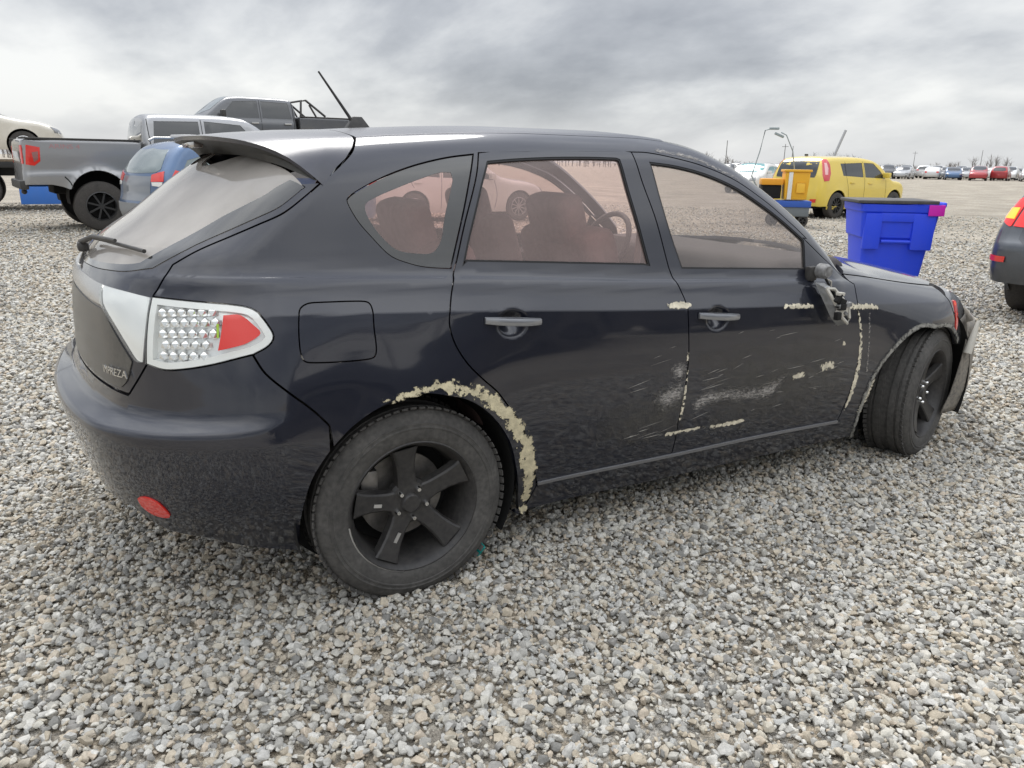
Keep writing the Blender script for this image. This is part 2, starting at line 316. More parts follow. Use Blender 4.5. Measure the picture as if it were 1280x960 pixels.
def panel(name, B, poly, m, parent, holes=(), off=0., gap=.0025, flange=.018, h=.022, mirror=None, extra=None, edge=False, label=None, hgap=None, post=None):
    """One sheet-metal (or glass) panel: the outline 'poly' on surface B, filled, with turned-in edges. mirror: 'join' both halves, 'copy' a left twin."""
    poly = dens(poly, h); p0 = poly; poly = inset(poly, gap)
    if mirror == 'join': mid = np.abs(B.S(p0[:, 0], p0[:, 1])[:, 1]) < .004; poly[mid] = p0[mid]          # both halves meet on the centre line
    holes = [inset(dens(H, h), -(gap if hgap is None else hgap)) for H in holes]
    uv, fa = tri(poly, holes, h, extra); P = B.S(uv[:, 0], uv[:, 1]); Nn = B.N(P)
    if post is not None: P, Nn = post(P, Nn)
    if mirror == 'join': P[:, 1] = np.where(np.abs(P[:, 1]) < .004, 0, P[:, 1])
    V = P+Nn*off; n = len(V); F = fa[:, ::-1] if np.mean((np.cross(V[fa[:, 1]]-V[fa[:, 0]], V[fa[:, 2]]-V[fa[:, 0]])*Nn[fa[:, 0]]).sum(1)) < 0 else fa
    E = {}
    for t in F:
        for i in range(3): E[(t[i], t[(i+1) % 3])] = 1
    bd = [e for e in E if (e[1], e[0]) not in E]
    if mirror == 'join': bd = [e for e in bd if not (abs(V[e[0]][1]) < .004 and abs(V[e[1]][1]) < .004)]
    faces = [tuple(map(int, t)) for t in F]; vs = [V]; ns = [Nn]
    if flange > 0 and bd:
        ids = sorted({i for e in bd for i in e}); mp_ = {i: k for k, i in enumerate(ids)}
        vs += [V[ids], V[ids]-Nn[ids]*flange]; ns += [np.zeros((2*len(ids), 3))]; k = len(ids)
        for a, b in bd: faces.append((int(b), int(a), n+k+mp_[a], n+k+mp_[b]) if False else (n+mp_[b], n+mp_[a], n+k+mp_[a], n+k+mp_[b]))
    V = np.concatenate(vs); Nn = np.concatenate(ns); ef = None
    if edge:
        d0 = dist(poly, uv); ef = np.concatenate([np.clip(d0/max(d0.max(), 1e-6), 0, 1), np.zeros(len(V)-n)])
    if mirror == 'join':
        k = len(V); V = np.concatenate([V, V*[1, -1, 1]]); Nn = np.concatenate([Nn, Nn*[1, -1, 1]]); faces += [tuple(i+k for i in reversed(t)) for t in faces]
        if ef is not None: ef = np.concatenate([ef, ef])
    me = bpy.data.meshes.new(name); me.from_pydata(V.tolist(), [], faces); me.update(); shade(me)
    me.normals_split_custom_set_from_vertices(Nn.tolist())
    if ef is not None:
        at = me.attributes.new('edge', 'FLOAT', 'POINT'); at.data.foreach_set('value', ef)
    o = link(name, me, m, parent)
    if label: o['label'] = label
    if mirror == 'copy':
        q = bpy.data.objects.new(name, me); COL.objects.link(q); q.parent = parent; q.scale = (1, -1, 1); return o, q
    return o
# outlines of the hatchback's panels in the coordinates of its body surface
CURVES = {
    'hseam_a': [[-0.0606,0.662],[-0.087,0.6076],[-0.1341,0.5594],[-0.1966,0.5088]],
    'hseam_b': [[-0.1966,0.5088],[-0.252,0.4673],[-0.3127,0.4278],[-0.397,0.3964],[-0.4779,0.3657],[-0.556,0.333],[-0.6309,0.291]],
    'hseam_c': [[-0.6309,0.291],[-0.6563,0.2447],[-0.6818,0.2002]],
    'hseam_d': [[-0.6818,0.2002],[-0.6924,0.1361],[-0.6994,0.0698],[-0.7028,0.0143]],
    'hseam_e': [[-0.7028,0.0143],[-0.7347,-0.0325],[-0.7707,-0.0808]],
    'rdA': [[0.321,0.6076],[0.2919,0.5248],[0.2323,0.3919],[0.1847,0.2671]],
    'rdA2': [[0.1847,0.2671],[0.1675,0.2295],[0.1391,0.1554],[0.1209,0.0979],[0.1201,0.0583],[0.1347,0.0102],[0.1712,-0.0475],[0.2249,-0.1017],[0.2741,-0.1453],[0.3199,-0.2018],[0.3689,-0.2654],[0.4097,-0.3516],[0.4413,-0.4284],[0.4675,-0.4903]],
    'rdtop': [[0.321,0.6076],[0.4242,0.6225],[0.5447,0.6366],[0.66,0.6455],[0.7777,0.6476],[0.8789,0.6414],[0.9432,0.6334]],
    'bgap': [[0.9432,0.6334],[0.9572,0.5278],[0.9901,0.3789],[1.0207,0.1964]],
    'bgap2': [[1.0207,0.1964],[1.0341,0.1437],[1.0534,0.0844],[1.0576,0.0427],[1.0635,-0.0427],[1.0672,-0.1137],[1.0652,-0.25],[1.0571,-0.341],[1.0592,-0.4081],[1.0572,-0.4853]],
    'fdtop': [[0.9432,0.6334],[1.0207,0.6334],[1.1477,0.6156],[1.2789,0.5883],[1.4344,0.5361],[1.5779,0.4515],[1.687,0.3669],[1.782,0.2867]],
    'fdfront': [[2.0397,0.0784],[2.0027,-0.0261],[2.0335,-0.1268],[2.0375,-0.2557],[2.0189,-0.3815],[1.9941,-0.4879]],
    'sillrd': [[0.4675,-0.4903],[0.7503,-0.4877],[1.0572,-0.4853]],
    'sillfd': [[1.0572,-0.4853],[1.4833,-0.4817],[1.9941,-0.4879]],
    'arch': [[-0.3386,-0.5628],[-0.3451,-0.4282],[-0.3209,-0.3046],[-0.2595,-0.2197],[-0.1793,-0.1617],[-0.0822,-0.1218],[0.01,-0.1113],[0.0879,-0.1266],[0.1787,-0.1594],[0.2582,-0.2211],[0.3258,-0.3103],[0.363,-0.4071],[0.3932,-0.5013],[0.4163,-0.5851]],
    'bseam': [[-0.4366,0.0382],[-0.4124,-0.0085],[-0.3641,-0.0601],[-0.3192,-0.1034],[-0.2663,-0.1607]],
    'tl_top': [[-0.6818,0.2002],[-0.5858,0.1877],[-0.478,0.1736],[-0.4361,0.1632],[-0.4161,0.1493]],
    'tl_tip': [[-0.4161,0.1493],[-0.3977,0.1187],[-0.3852,0.0863],[-0.3989,0.0624],[-0.4362,0.0423]],
    'tl_bot': [[-0.4362,0.0423],[-0.474,0.0341],[-0.5441,0.0173],[-0.6131,0.0056],[-0.6553,0.0032],[-0.7028,0.0143]],
    'tl_red': [[-0.5005,0.1471],[-0.4567,0.1452],[-0.43,0.1207],[-0.4132,0.0946],[-0.4472,0.0697],[-0.4852,0.0592],[-0.5193,0.0521]],
    'tl_red_edge': [[-0.5193,0.0521],[-0.5091,0.0973],[-0.5005,0.1471]],
    'tl_led': [[-0.6647,0.1713],[-0.5176,0.1519],[-0.5304,0.0564],[-0.5918,0.0273],[-0.6692,0.0281]],
    'in_top': [[-0.898,0.2389],[-0.7667,0.2151],[-0.6865,0.198]],
    'in_bot': [[-0.7125,0.0177],[-0.7302,0.0225],[-0.7635,0.0646],[-0.8099,0.1193],[-0.8713,0.1777]],
    'qwo': [[0.3031,0.6042],[0.2112,0.591],[0.1127,0.568],[0.0305,0.5418],[-0.0363,0.515],[-0.1017,0.4827],[-0.128,0.4646],[-0.1324,0.451],[-0.1096,0.3977],[-0.0736,0.3474],[-0.0278,0.2925],[0.0183,0.2681],[0.079,0.2498],[0.1614,0.2402]],
    'qwi': [[0.2097,0.5411],[0.172,0.5406],[0.0887,0.5155],[0.0211,0.4916],[-0.0446,0.466],[-0.0763,0.4478],[-0.0814,0.4294],[-0.0717,0.3967],[-0.0442,0.351],[-0.0009,0.3083],[0.0675,0.2929],[0.1118,0.2958],[0.1432,0.3321],[0.1668,0.4056],[0.2134,0.5189]],
    'rdg': [[0.3441,0.5797],[0.4525,0.5907],[0.6106,0.6014],[0.7606,0.6067],[0.8645,0.6072]],
    'rdg_f': [[0.8801,0.6015],[0.8966,0.4541],[0.9371,0.207]],
    'rdg_r': [[0.2001,0.2457],[0.2406,0.354],[0.2995,0.4921],[0.3398,0.5743]],
    'fdg_t': [[1.0089,0.5962],[1.135,0.5849],[1.275,0.5577],[1.4218,0.507],[1.565,0.4248],[1.6646,0.355],[1.7524,0.2865]],
    'fdg_f': [[1.7596,0.2755],[1.7441,0.1495]],
    'fdg_r': [[1.0805,0.19],[1.0348,0.3781],[1.0105,0.5901]],
    'fuel': [[-0.2898,0.1687],[-0.1313,0.1611],[-0.1124,0.1506],[-0.1133,0.0837],[-0.1131,0.0172],[-0.1314,-0.0007],[-0.3024,0.0066],[-0.3229,0.0216],[-0.3236,0.0916],[-0.3154,0.1553]],
    'farch': [[2.1604,-0.5657],[2.1408,-0.5219],[2.1336,-0.4409],[2.1483,-0.3512],[2.2158,-0.2544],[2.3318,-0.176],[2.4428,-0.1416],[2.5369,-0.1536]],
    'refl': [[-0.769,-0.3563],[-0.7341,-0.3431],[-0.7062,-0.3513],[-0.6899,-0.3734],[-0.6822,-0.4005],[-0.707,-0.4121],[-0.7426,-0.4085],[-0.7657,-0.3885]],
    'bbot': [[-0.8156,-0.4147],[-0.7325,-0.4781],[-0.6033,-0.4931],[-0.495,-0.5323],[-0.3791,-0.5541],[-0.3457,-0.5597]],
    'hatchlow': [[-0.7707,-0.0808],[-0.8522,-0.069],[-0.9663,-0.0611],[-1.0815,-0.0254]],
    'putty': [[-0.1213,-0.1114],[-0.0632,-0.1006],[-0.0053,-0.0879],[0.0814,-0.0769],[0.1903,-0.1037],[0.277,-0.1506],[0.3607,-0.2335],[0.4221,-0.3225],[0.4519,-0.4167],[0.4492,-0.4604],[0.4493,-0.5885],[0.4195,-0.5836],[0.4055,-0.4882],[0.3789,-0.4056],[0.342,-0.314],[0.2707,-0.2214],[0.1875,-0.1609],[0.096,-0.1255],[0.0174,-0.1144],[-0.058,-0.1225],[-0.1187,-0.1327]],
    's_hinge': [[0.9652,0.0715],[1.0308,0.0749],[1.0795,0.0601],[1.0745,0.0468],[1.0016,0.0471],[0.9586,0.0532]],
    's_fh': [[1.1348,0.0251],[1.2788,0.0193],[1.288,-0.008],[1.1512,-0.005]],
    's_edge': [[1.0553,-0.1068],[1.0668,-0.108],[1.0731,-0.251],[1.0674,-0.3513],[1.0554,-0.3496],[1.0613,-0.2495]],
    's_low': [[0.9952,-0.3845],[1.0535,-0.3871],[1.1932,-0.3894],[1.1968,-0.4016],[1.0616,-0.4027],[1.0038,-0.4029]],
    's_low2': [[1.2145,-0.3924],[1.3954,-0.3906],[1.4053,-0.407],[1.2234,-0.4083]],
    's_b1': [[1.785,-0.2295],[1.867,-0.2224],[1.8898,-0.2534],[1.8184,-0.2646]],
    's_b2': [[1.6288,-0.2524],[1.6981,-0.248],[1.7128,-0.2683],[1.6439,-0.2757]],
    's_c1': [[1.5443,0.025],[1.7067,0.0157],[1.7317,-0.0047],[1.5502,0.0035]],
    's_c2': [[1.9037,0.0038],[2.1262,-0.0194],[2.1358,-0.0432],[1.9003,-0.0245]],
    's_v1': [[1.9983,-0.0356],[2.014,-0.0369],[2.0461,-0.1441],[2.0579,-0.2737],[2.0426,-0.4001],[2.0165,-0.4423],[2.0166,-0.3877],[2.0298,-0.2646],[2.0251,-0.1422]],
    's_v2': [[2.0724,-0.0481],[2.0883,-0.0494],[2.1042,-0.2135],[2.1148,-0.3106],[2.0972,-0.3027],[2.0823,-0.1795]],
    's_v3': [[2.1049,-0.4546],[2.1279,-0.3754],[2.1614,-0.3142],[2.1703,-0.3274],[2.1503,-0.4031],[2.1306,-0.4733]],
    's_d1': [[0.8921,-0.2423],[1.0524,-0.1914],[1.0702,-0.279],[0.9614,-0.322]],
    's_d2': [[1.094,-0.2821],[1.1791,-0.2498],[1.4561,-0.2686],[1.6075,-0.2408],[1.5188,-0.3366],[1.2545,-0.3175],[1.1162,-0.3433]],
    's_d3': [[0.9712,-0.1398],[1.0568,-0.1295],[1.0622,-0.2069],[0.9895,-0.201]],
    's_d0': [[0.6705,-0.2813],[1.0372,-0.2181],[1.0754,-0.396],[0.8936,-0.4267],[0.6907,-0.3954]],
    's_d4': [[1.1017,-0.1117],[1.6082,-0.1031],[1.9053,-0.163],[1.9852,-0.3618],[1.7541,-0.4603],[1.2053,-0.4292]],
    's_dot': [[1.9142,-0.1543],[1.9342,-0.153],[1.9423,-0.1729],[1.9222,-0.1741]],
    's_rail': [[1.0557,0.663],[1.1178,0.6557],[1.2255,0.6452],[1.2967,0.6205],[1.3905,0.585],[1.4894,0.5432],[1.459,0.5273],[1.2807,0.592],[1.1495,0.6193],[1.0401,0.6344]],
}
# ------------------------------------------------------------------ ground
def ground_mat(name, bed=False):
    m = bpy.data.materials.new(name); m.use_nodes = True; t = m.node_tree; l = t.links; b = t.nodes['Principled BSDF']; b.inputs['Roughness'].default_value = .9; b.inputs['Specular IOR Level'].default_value = .2
    co = t.nodes.new('ShaderNodeTexCoord')
    vo = t.nodes.new('ShaderNodeTexVoronoi'); vo.inputs['Scale'].default_value = 26; l.new(co.outputs['Object'], vo.inputs['Vector'])
    r = t.nodes.new('ShaderNodeValToRGB'); l.new(vo.outputs['Color'], r.inputs[0]); e = r.color_ramp.elements; k = 1.1
    e[0].position = 0; e[0].color = (.24*k, .225*k, .195*k, 1); e[1].position = 1; e[1].color = (.56*k, .53*k, .47*k, 1)
    for p, c in ((.3, (.34, .32, .29)), (.55, (.43, .38, .31)), (.75, (.40, .39, .37))): q = e.new(p); q.color = (c[0]*k, c[1]*k, c[2]*k, 1)
    n = t.nodes.new('ShaderNodeTexNoise'); n.inputs['Scale'].default_value = .55; n.inputs['Detail'].default_value = 9; n.inputs['Roughness'].default_value = .6; l.new(co.outputs['Object'], n.inputs['Vector'])
    mr = t.nodes.new('ShaderNodeMapRange'); mr.inputs[1].default_value = .35; mr.inputs[2].default_value = .65; mr.inputs[3].default_value = .72; mr.inputs[4].default_value = 1.08; l.new(n.outputs[0], mr.inputs[0])
    v = t.nodes.new('ShaderNodeVectorMath'); v.operation = 'SCALE'; l.new(r.outputs[0], v.inputs[0]); l.new(mr.outputs[0], v.inputs['Scale']); l.new(v.outputs[0], b.inputs['Base Color'])
    vf = t.nodes.new('ShaderNodeTexVoronoi'); vf.inputs['Scale'].default_value = 160; l.new(co.outputs['Object'], vf.inputs['Vector'])
    vr = t.nodes.new('ShaderNodeValToRGB'); l.new(vf.outputs['Color'], vr.inputs[0]); ve = vr.color_ramp.elements; ve[0].color = (.55, .53, .50, 1); ve[1].color = (1.25, 1.22, 1.15, 1)
    vm = t.nodes.new('ShaderNodeVectorMath'); vm.operation = 'MULTIPLY'; l.new(v.outputs[0], vm.inputs[0]); l.new(vr.outputs[0], vm.inputs[1]); l.new(vm.outputs[0], b.inputs['Base Color'])
    hs = t.nodes.new('ShaderNodeMath'); hs.operation = 'MULTIPLY_ADD'; hs.inputs[1].default_value = .35; l.new(vf.outputs['Distance'], hs.inputs[0]); l.new(vo.outputs['Distance'], hs.inputs[2])
    bp = t.nodes.new('ShaderNodeBump'); bp.inputs['Strength'].default_value = .9; bp.inputs['Distance'].default_value = .02; bp.invert = True; l.new(hs.outputs[0], bp.inputs['Height']); l.new(bp.outputs[0], b.inputs['Normal'])
    return m
GM = ground_mat('gravel_yard')
g = from_py('ground', [(-1500, -1500, 0), (1500, -1500, 0), (1500, 1500, 0), (-1500, 1500, 0)], [(0, 1, 2, 3)], GM); tag(g, kind='structure')
# ------------------------------------------------------------------ the crashed hatchback
class Hatch(Body):
    def __init__(s):
        s.XP, s.XN, s.ZC = -.30, 2.9, .80
        s.P = pch([-.9, -.55, -.2, .4, 1.2, 2.1, 2.8, 3.2, 3.55], [.795,.822,.843,.853,.856,.852,.828,.775,.70])
        s.TOP = pch([-.95, -.55, -.3, .1, .6, .95, 1.25, 1.5, 1.75, 2.0, 2.12, 2.2, 2.4, 2.7, 3.0, 3.25, 3.4, 3.5, 3.6], [1.30, 1.375, 1.41, 1.448, 1.470, 1.470, 1.450, 1.397, 1.30, 1.155, 1.06, .995, .945, .89, .83, .755, .67, .55, .4])
        s.CROWN = pch([-.5, .5, 1.4, 2.3, 2.8, 3.5], [.045, .05, .05, .06, .075, .08])
        s.XRt = pch([.15,.22,.30,.42,.55,.605,.63,.645,.66,.68,.75,.85,.96,1.02,1.08,1.15,1.28,1.40,1.5],[-.73,-.77,-.82,-.875,-.91,-.922,-.926,-.918,-.875,-.852,-.845,-.84,-.825,-.795,-.74,-.64,-.475,-.335,-.22])
        s.ZCR = pch([-.9, -.4, .15, .94, 1.63, 1.88, 2.6, 3.5], [.955, .938, .909, .851, .811, .795, .75, .70])
        s.QLOW = pch([-.70,-.62,-.55,-.45,-.33,-.2,-.1,0],[-.078,-.048,-.025,-.007,.008,.013,.0085,0.0])
        s.QUP = pch([0,.05,.092,.099,.13,.17,.3,.42,.55,.66],[0,-.026,-.046,-.057,-.072,-.085,-.125,-.172,-.227,-.288])
    def ws(s, x, z):
        t = z-s.ZCR(x); q = np.where(t < 0, s.QLOW(t)+sstep(.35, -.05, x)*(.024+.034*sstep(-.15, -.50, x))*np.clip(-t/.34, 0, 1)*sstep(.15, .5, z), s.QUP(t)); o = 0
        for cx, cz, r, amp in ((0, .335, .345, .018), (2.62, .335, .35, .028)):
            d = np.hypot(x-cx, z-cz)-r
            o = o+amp*np.exp(-np.maximum(d, 0)/.13)*sstep(-.35, .05, z-cz)*np.where(z < .9, 1, np.exp(-(z-.9)/.06))*sstep(-.2, -.02, d)
        led = np.where(z < .60, sstep(.2, .5, z), np.clip(1-(z-.60)/.14, 0, 1))*.006
        return s.P(x)+q+o+sstep(-.30, -.60, x)*led
    def f(s, x, y, z):
        y = np.abs(y); a = y-s.ws(x, z)
        v = smax(a, (z-(s.TOP(x+.20*sstep(1., 1.7, x)*sstep(2.9, 2.3, x)*(y/.75)**2)-s.CROWN(x)*(y/.7)**2))*.9, .10)
        kr = np.where(z < .95, .30, .30-.16*sstep(.95, 1.1, z))
        xr = s.XRt(z)+.11*(y/.8)**2*np.where(z < .95, 1, 1+.3*sstep(.95, 1.1, z))+.05*(y/.8)**4
        v = smax(v, (xr-x)*np.where(z > 1, .85, 1.), kr)
        xf = 3.52-.30*(y/.8)**2-.25*(y/.8)**4-np.maximum(z-.62, 0)*.25-np.maximum(.35-z, 0)*.3
        return smax(v, x-xf, .25)
H = Hatch(); CTR = H.XP-.8*math.pi/2                                  # CTR: the centre line of the tail in surface coordinates
T = {k: spl(v) for k, v in CURVES.items()}; rv = lambda a: a[::-1]
IA = int(np.argmin(np.linalg.norm(T['arch']-np.array(CURVES['arch'][3]), axis=1)))
car = empty('hatchback_car'); tag(car, 'crash-damaged dark blue hatchback with tinted windows standing in the foreground', 'car')
xs = np.arange(-.75, 3.3, .02); CRE = np.concatenate([H.xz(np.stack([xs, H.ZCR(xs)+d], 1)) for d in (-.004, .004, .090, .0955, .101)]+[H.xz(np.stack([xs[xs < -.2], H.ZCR(xs[xs < -.2])-.34+d], 1)) for d in (-.004, .004)])
us = np.arange(CTR, -.2, .02); LEDGE = np.concatenate([H.zline(us, z) for z in (.600, .625, .640, .650, .660, .675)])
EX = np.concatenate([CRE, LEDGE])
roof_e = spl(H.xy([(-.05, -.57), (.3, -.565), (.7, -.565), (1.0, -.56), (1.15, -.555)])); roof_r = spl(H.xy([(-.02, -.002), (-.03, -.3), (-.05, -.57)])); roof_f = spl(H.xy([(1.15, -.555), (1.24, -.3), (1.27, -.002)]))
ws_e = spl(H.xy([(1.15, -.555), (1.4, -.60), (1.6, -.645), (1.8, -.69), (1.93, -.715)])); ws_b = spl(H.xy([(1.93, -.715), (2.1, -.55), (2.2, -.3), (2.24, -.002)]))
fd_sail = spl(H.xz([(1.756, 1.061), (1.86, .985), (1.96, .92), (2.013, .877)])); T['fdfront'][0] = fd_sail[-1]
R = panel('roof', H, ring(roof_r, roof_e, roof_f, H.xy([(.9, -.002), (.4, -.002)])), PAINT_TOP, car, gap=.0008, mirror='join')
panel('windscreen', H, ring(rv(roof_f), ws_e, ws_b, H.xy([(1.9, -.002), (1.5, -.002)])), GLASS_W, car, off=-.004, gap=.003, flange=.006, mirror='join')
fen_t = spl(H.xy([(2.013, -.755), (2.2, -.735), (2.5, -.725), (2.72, -.715)]))
hood = panel('bonnet', H, ring(spl(H.xy([(2.27, -.002), (2.22, -.3), (2.12, -.55), (2.04, -.73)])), fen_t, spl(H.xy([(2.72, -.715), (2.9, -.66), (3.08, -.5), (3.2, -.25), (3.24, -.002)])), H.xy([(2.9, -.002), (2.6, -.002)])), PAINT, car, mirror='join', gap=.003)
# body side: quarter panel, roof rail and A-pillar in one pressing
side = ring(T['hseam_a'][:1], H.xy([(-.05, -.57)]), roof_e, ws_e, H.xz([(1.97, .935)]), rv(fd_sail)[1:], rv(T['fdtop']), T['rdA'], T['rdA2'], H.xz([(.44, .17)]), H.xz([(.40, .17)]), rv(T['arch'][IA:]), rv(T['bseam']), rv(T['tl_tip']), rv(T['tl_top']), rv(T['hseam_c']), rv(T['hseam_b']), rv(T['hseam_a']))
qw_ring = ring(T['qwo'], spl([T['qwo'][-1], T['qwo'][0]])); fuel = ring(T['fuel'], T['fuel'][:1])
def rounded(p, k=2):
    p = dens(p, .006)
    for _ in range(k*4): p = (np.roll(p, 1, 0)+2*p+np.roll(p, -1, 0))/4
    return p
fuel = rounded(fuel)
q1, q2 = panel('quarter_panel', H, side, PAINT, car, holes=[qw_ring, fuel], mirror='copy', extra=EX, hgap=.001)
panel('fuel_flap', H, fuel, PAINT, q1, gap=.003, h=.012, off=-.001)
for q in (q1, q2):
    panel('quarter_window_border', H, qw_ring, FRIT, q, holes=[ring(T['qwi'])], off=-.004, gap=.003, hgap=0, flange=.004, h=.015)
    panel('quarter_window_glass', H, ring(T['qwi']), GLASS_P, q, off=-.0045, gap=0, flange=0, h=.02)
# doors
rdg = ring(T['rdg'], T['rdg_f'], H.xz([(.905, 1.0), (.22, 1.045)]), T['rdg_r'])
rdoor = ring(T['rdtop'], T['bgap'], T['bgap2'], rv(T['sillrd']), rv(T['rdA2']), rv(T['rdA']))
fdg = ring(T['fdg_t'], T['fdg_f'], T['fdg_r'])
fdoor = ring(T['fdtop'], fd_sail, T['fdfront'], rv(T['sillfd']), rv(T['bgap2']), rv(T['bgap']))
def recess(cx, cz):                                                   # thumb recess behind a door handle
    def p(P, Nn):
        u, v = (P[:, 0]-cx)/.062, (P[:, 2]-cz)/.05; a = np.clip(1-u*u-v*v, 0, 1); D = .030*a*a
        g_ = np.stack([.030*2*a*(-2*u/.062), 0*a, .030*2*a*(-2*v/.05)], 1); Nn = Nn+g_; return P+np.stack([0*a, D, 0*a], 1), Nn/np.linalg.norm(Nn, axis=1, keepdims=True)
    return p
RH, FH = (.335, .858), (1.205, .80)
def near(c, r=.075, h=.007):
    g_ = np.stack(np.meshgrid(np.arange(-r, r, h), np.arange(-r, r, h)), -1).reshape(-1, 2)+np.array(c); return H.xz(g_)
rd = panel('rear_door', H, rdoor, PAINT, car, holes=[rdg], mirror='copy', extra=np.concatenate([EX, near(RH)]), post=recess(*RH), hgap=0)
fd = panel('front_door', H, fdoor, PAINT, car, holes=[fdg], mirror='copy', extra=np.concatenate([EX, near(FH)]), post=recess(*FH), hgap=0)
def surf(x, z): return H.S(*H.xz([(x, z)]).T)[0]
def handle(parent, c):
    bm = bmesh.new(); n = 9; rows = []
    for i in range(n):
        t = i/(n-1); x = c[0]-.10+.20*t; z = c[1]+.014-.020*t+.004; p = surf(x, z); bul = .012+.022*math.sin(math.pi*min(1, max(0, (t-.02)/.96)))**.5; hh = .011+.003*math.sin(math.pi*t)
        rows.append([bm.verts.new((x, p[1]-bul*k, z+hh*s)) for k, s in ((.35, -1), (.95, -.8), (1.1, 0), (.95, .8), (.35, 1))])
    for a, b in zip(rows, rows[1:]):
        for i in range(4): bm.faces.new((a[i], a[i+1], b[i+1], b[i]))
        bm.faces.new((a[4], a[0], b[0], b[4]))
    bm.faces.new(rows[0]); bm.faces.new(rows[-1]); return frombm('door_handle', bm, HANDLE, parent, True, 50)
for i in (0, 1):
    handle(rd[i], RH); handle(fd[i], FH)
    for d, r_, nm in ((rd, rdg, 'rear'), (fd, fdg, 'front')):
        panel('window_seal', H, inset(dens(r_, .02), -.001), SEAL, d[i], holes=[inset(dens(r_, .02), .007)], off=-.002, gap=0, flange=.012, h=.02)
        panel('window_glass', H, r_, GLASS_P if nm == 'rear' else GLASS_F, d[i], off=-.008, gap=0, flange=0, h=.03)
    b0, b1 = T['sillrd'], T['sillfd']
# sill, front wing, lights
sill_b = H.xz([(2.15, .165), (1.6, .165), (1.0, .165), (.44, .165)])
panel('sill', H, ring(T['sillrd'], T['sillfd'], H.xz([(2.09, .25), (2.13, .21)]), sill_b, rv(T['rdA2'])[:1]), PAINT, car, mirror='copy', gap=.003)
fl = np.concatenate([T['farch'], spl(H.xz([(2.542, .642), (2.66, .632), (2.76, .588), (2.83, .53)]))[1:]]); dn = np.gradient(fl, axis=0); dn = np.stack([dn[:, 1], -dn[:, 0]], 1); dn /= np.linalg.norm(dn, axis=1, keepdims=True); ARCHLIP = ring(fl-dn*.001, (fl-dn*.020)[::-1])
st_ = np.concatenate([T['sillrd'], T['sillfd'][1:]]); panel('sill_highlight', H, ring(st_+np.array([0, .012]), rv(st_)+np.array([0, .002])), mat('sill_highlight_grey', (.22, .22, .23), .4, .4), car, off=.006, gap=0, flange=.008, mirror='copy')  # painted highlight: a pale grey strip along the door bottoms
fa2 = spl(H.xz([(2.542, .642), (2.66, .632), (2.76, .588), (2.84, .52)]))
fwing = ring(T['fdfront'], H.xz([(2.02, .2), (2.1, .165)]), T['farch'], fa2, spl(H.xz([(2.84, .52), (2.80, .60), (2.74, .68), (2.71, .765)])), rv(fen_t), )
fw = panel('front_wing', H, fwing, PAINT, car, mirror='copy', extra=EX, gap=.003)
panel('arch_lip', H, ARCHLIP, ragged('scuffed_lip', (.24, .235, .215), .7, 40, .38, .75), fw[0], off=.004, gap=0, flange=.012, h=.012, edge=True)
hl = ring(spl(H.xz([(2.715, .765), (2.745, .68), (2.805, .60), (2.85, .52)])), spl(H.xz([(2.85, .52), (2.95, .53), (3.02, .58)])), spl(H.xz([(3.02, .58), (3.0, .66), (2.90, .74)])), H.xy([(2.80, -.69)]), )
hlo = panel('headlamp', H, hl, mat('dark_headlamp', (.10, .10, .105), .15, .3, 1), car, mirror='copy', gap=.003, h=.02)
panel('side_marker', H, ring(H.xz([(2.765, .745), (2.80, .735), (2.79, .66), (2.78, .60), (2.755, .61), (2.755, .68)])), REDL, hlo[0], off=.004, flange=.004, h=.012)
# tail: hatch with window, garnish, inner lamps; bumper; outer lamps; spoiler
hz_low = spl(H.yz([(-.652, .723), (-.57, .726), (-.40, .728), (-.2, .73), (-.0003, .73)]))
htop = spl(H.yz([(-.0003, 1.358), (-.35, 1.352), (-.60, 1.322)])); htop = ring(htop, H.inv(H.S(*T['hseam_a'][-1:].T)))
glb = spl(H.yz([(-.0003, 1.02), (-.2, 1.022), (-.42, 1.03), (-.56, 1.04), (-.645, 1.056)]))
gside = T['hseam_b']+np.array([0, 0]); gs = []
for i in range(4, len(gside)-4, 3):
    d = gside[i+1]-gside[i-1]; nrm = np.array([d[1], -d[0]])/np.linalg.norm(d); nrm = nrm if nrm[0] < 0 else -nrm; gs.append(gside[i]+nrm*.022)
gs = np.array(gs)
lower = ring(spl(H.yz([(-.0003, .955), (-.25, .948), (-.54, .938)])), spl(H.yz([(-.54, .938), (-.62, .87), (-.672, .815)])), spl(H.yz([(-.672, .815), (-.655, .76), (-.63, .735)])), H.yz([(-.3, .74), (-.0003, .742)]))
hatch = panel('tailgate', H, ring(T['hseam_b'], T['hseam_c'], T['hseam_d'], T['hseam_e'], hz_low, glb, rv(gs), gs[:1]+np.array([[-.01, .012]])), PAINT, car, mirror='join', gap=.003, extra=EX)
panel('rear_window', H, ring(glb, rv(gs), rv(htop)[3:]), GLASS_R, hatch, off=-.002, gap=0, flange=.004, mirror='join')
gn = []
for i in range(len(gs)):
    d = gs[min(i+1, len(gs)-1)]-gs[max(i-1, 0)]; nrm = np.array([d[1], -d[0]])/np.linalg.norm(d); nrm = nrm if nrm[0] < 0 else -nrm; gn.append(gs[i]+nrm*.055)
gn = np.array(gn); panel('rear_window_border', H, ring(glb, rv(gs), gs[:1]+np.array([[-.03, .03]]), gn[2:-4], rv(glb)[5:]+np.array([0, .026])), FRIT, hatch, off=.0008, gap=0, flange=0, mirror='join')
panel('lower_tailgate_trim', H, lower, mat('grubby_black_trim', (.035, .034, .032), .35, coat=.5, dust=.30, dcol=(.20, .19, .17)), hatch, off=.003, flange=.006, mirror='join')
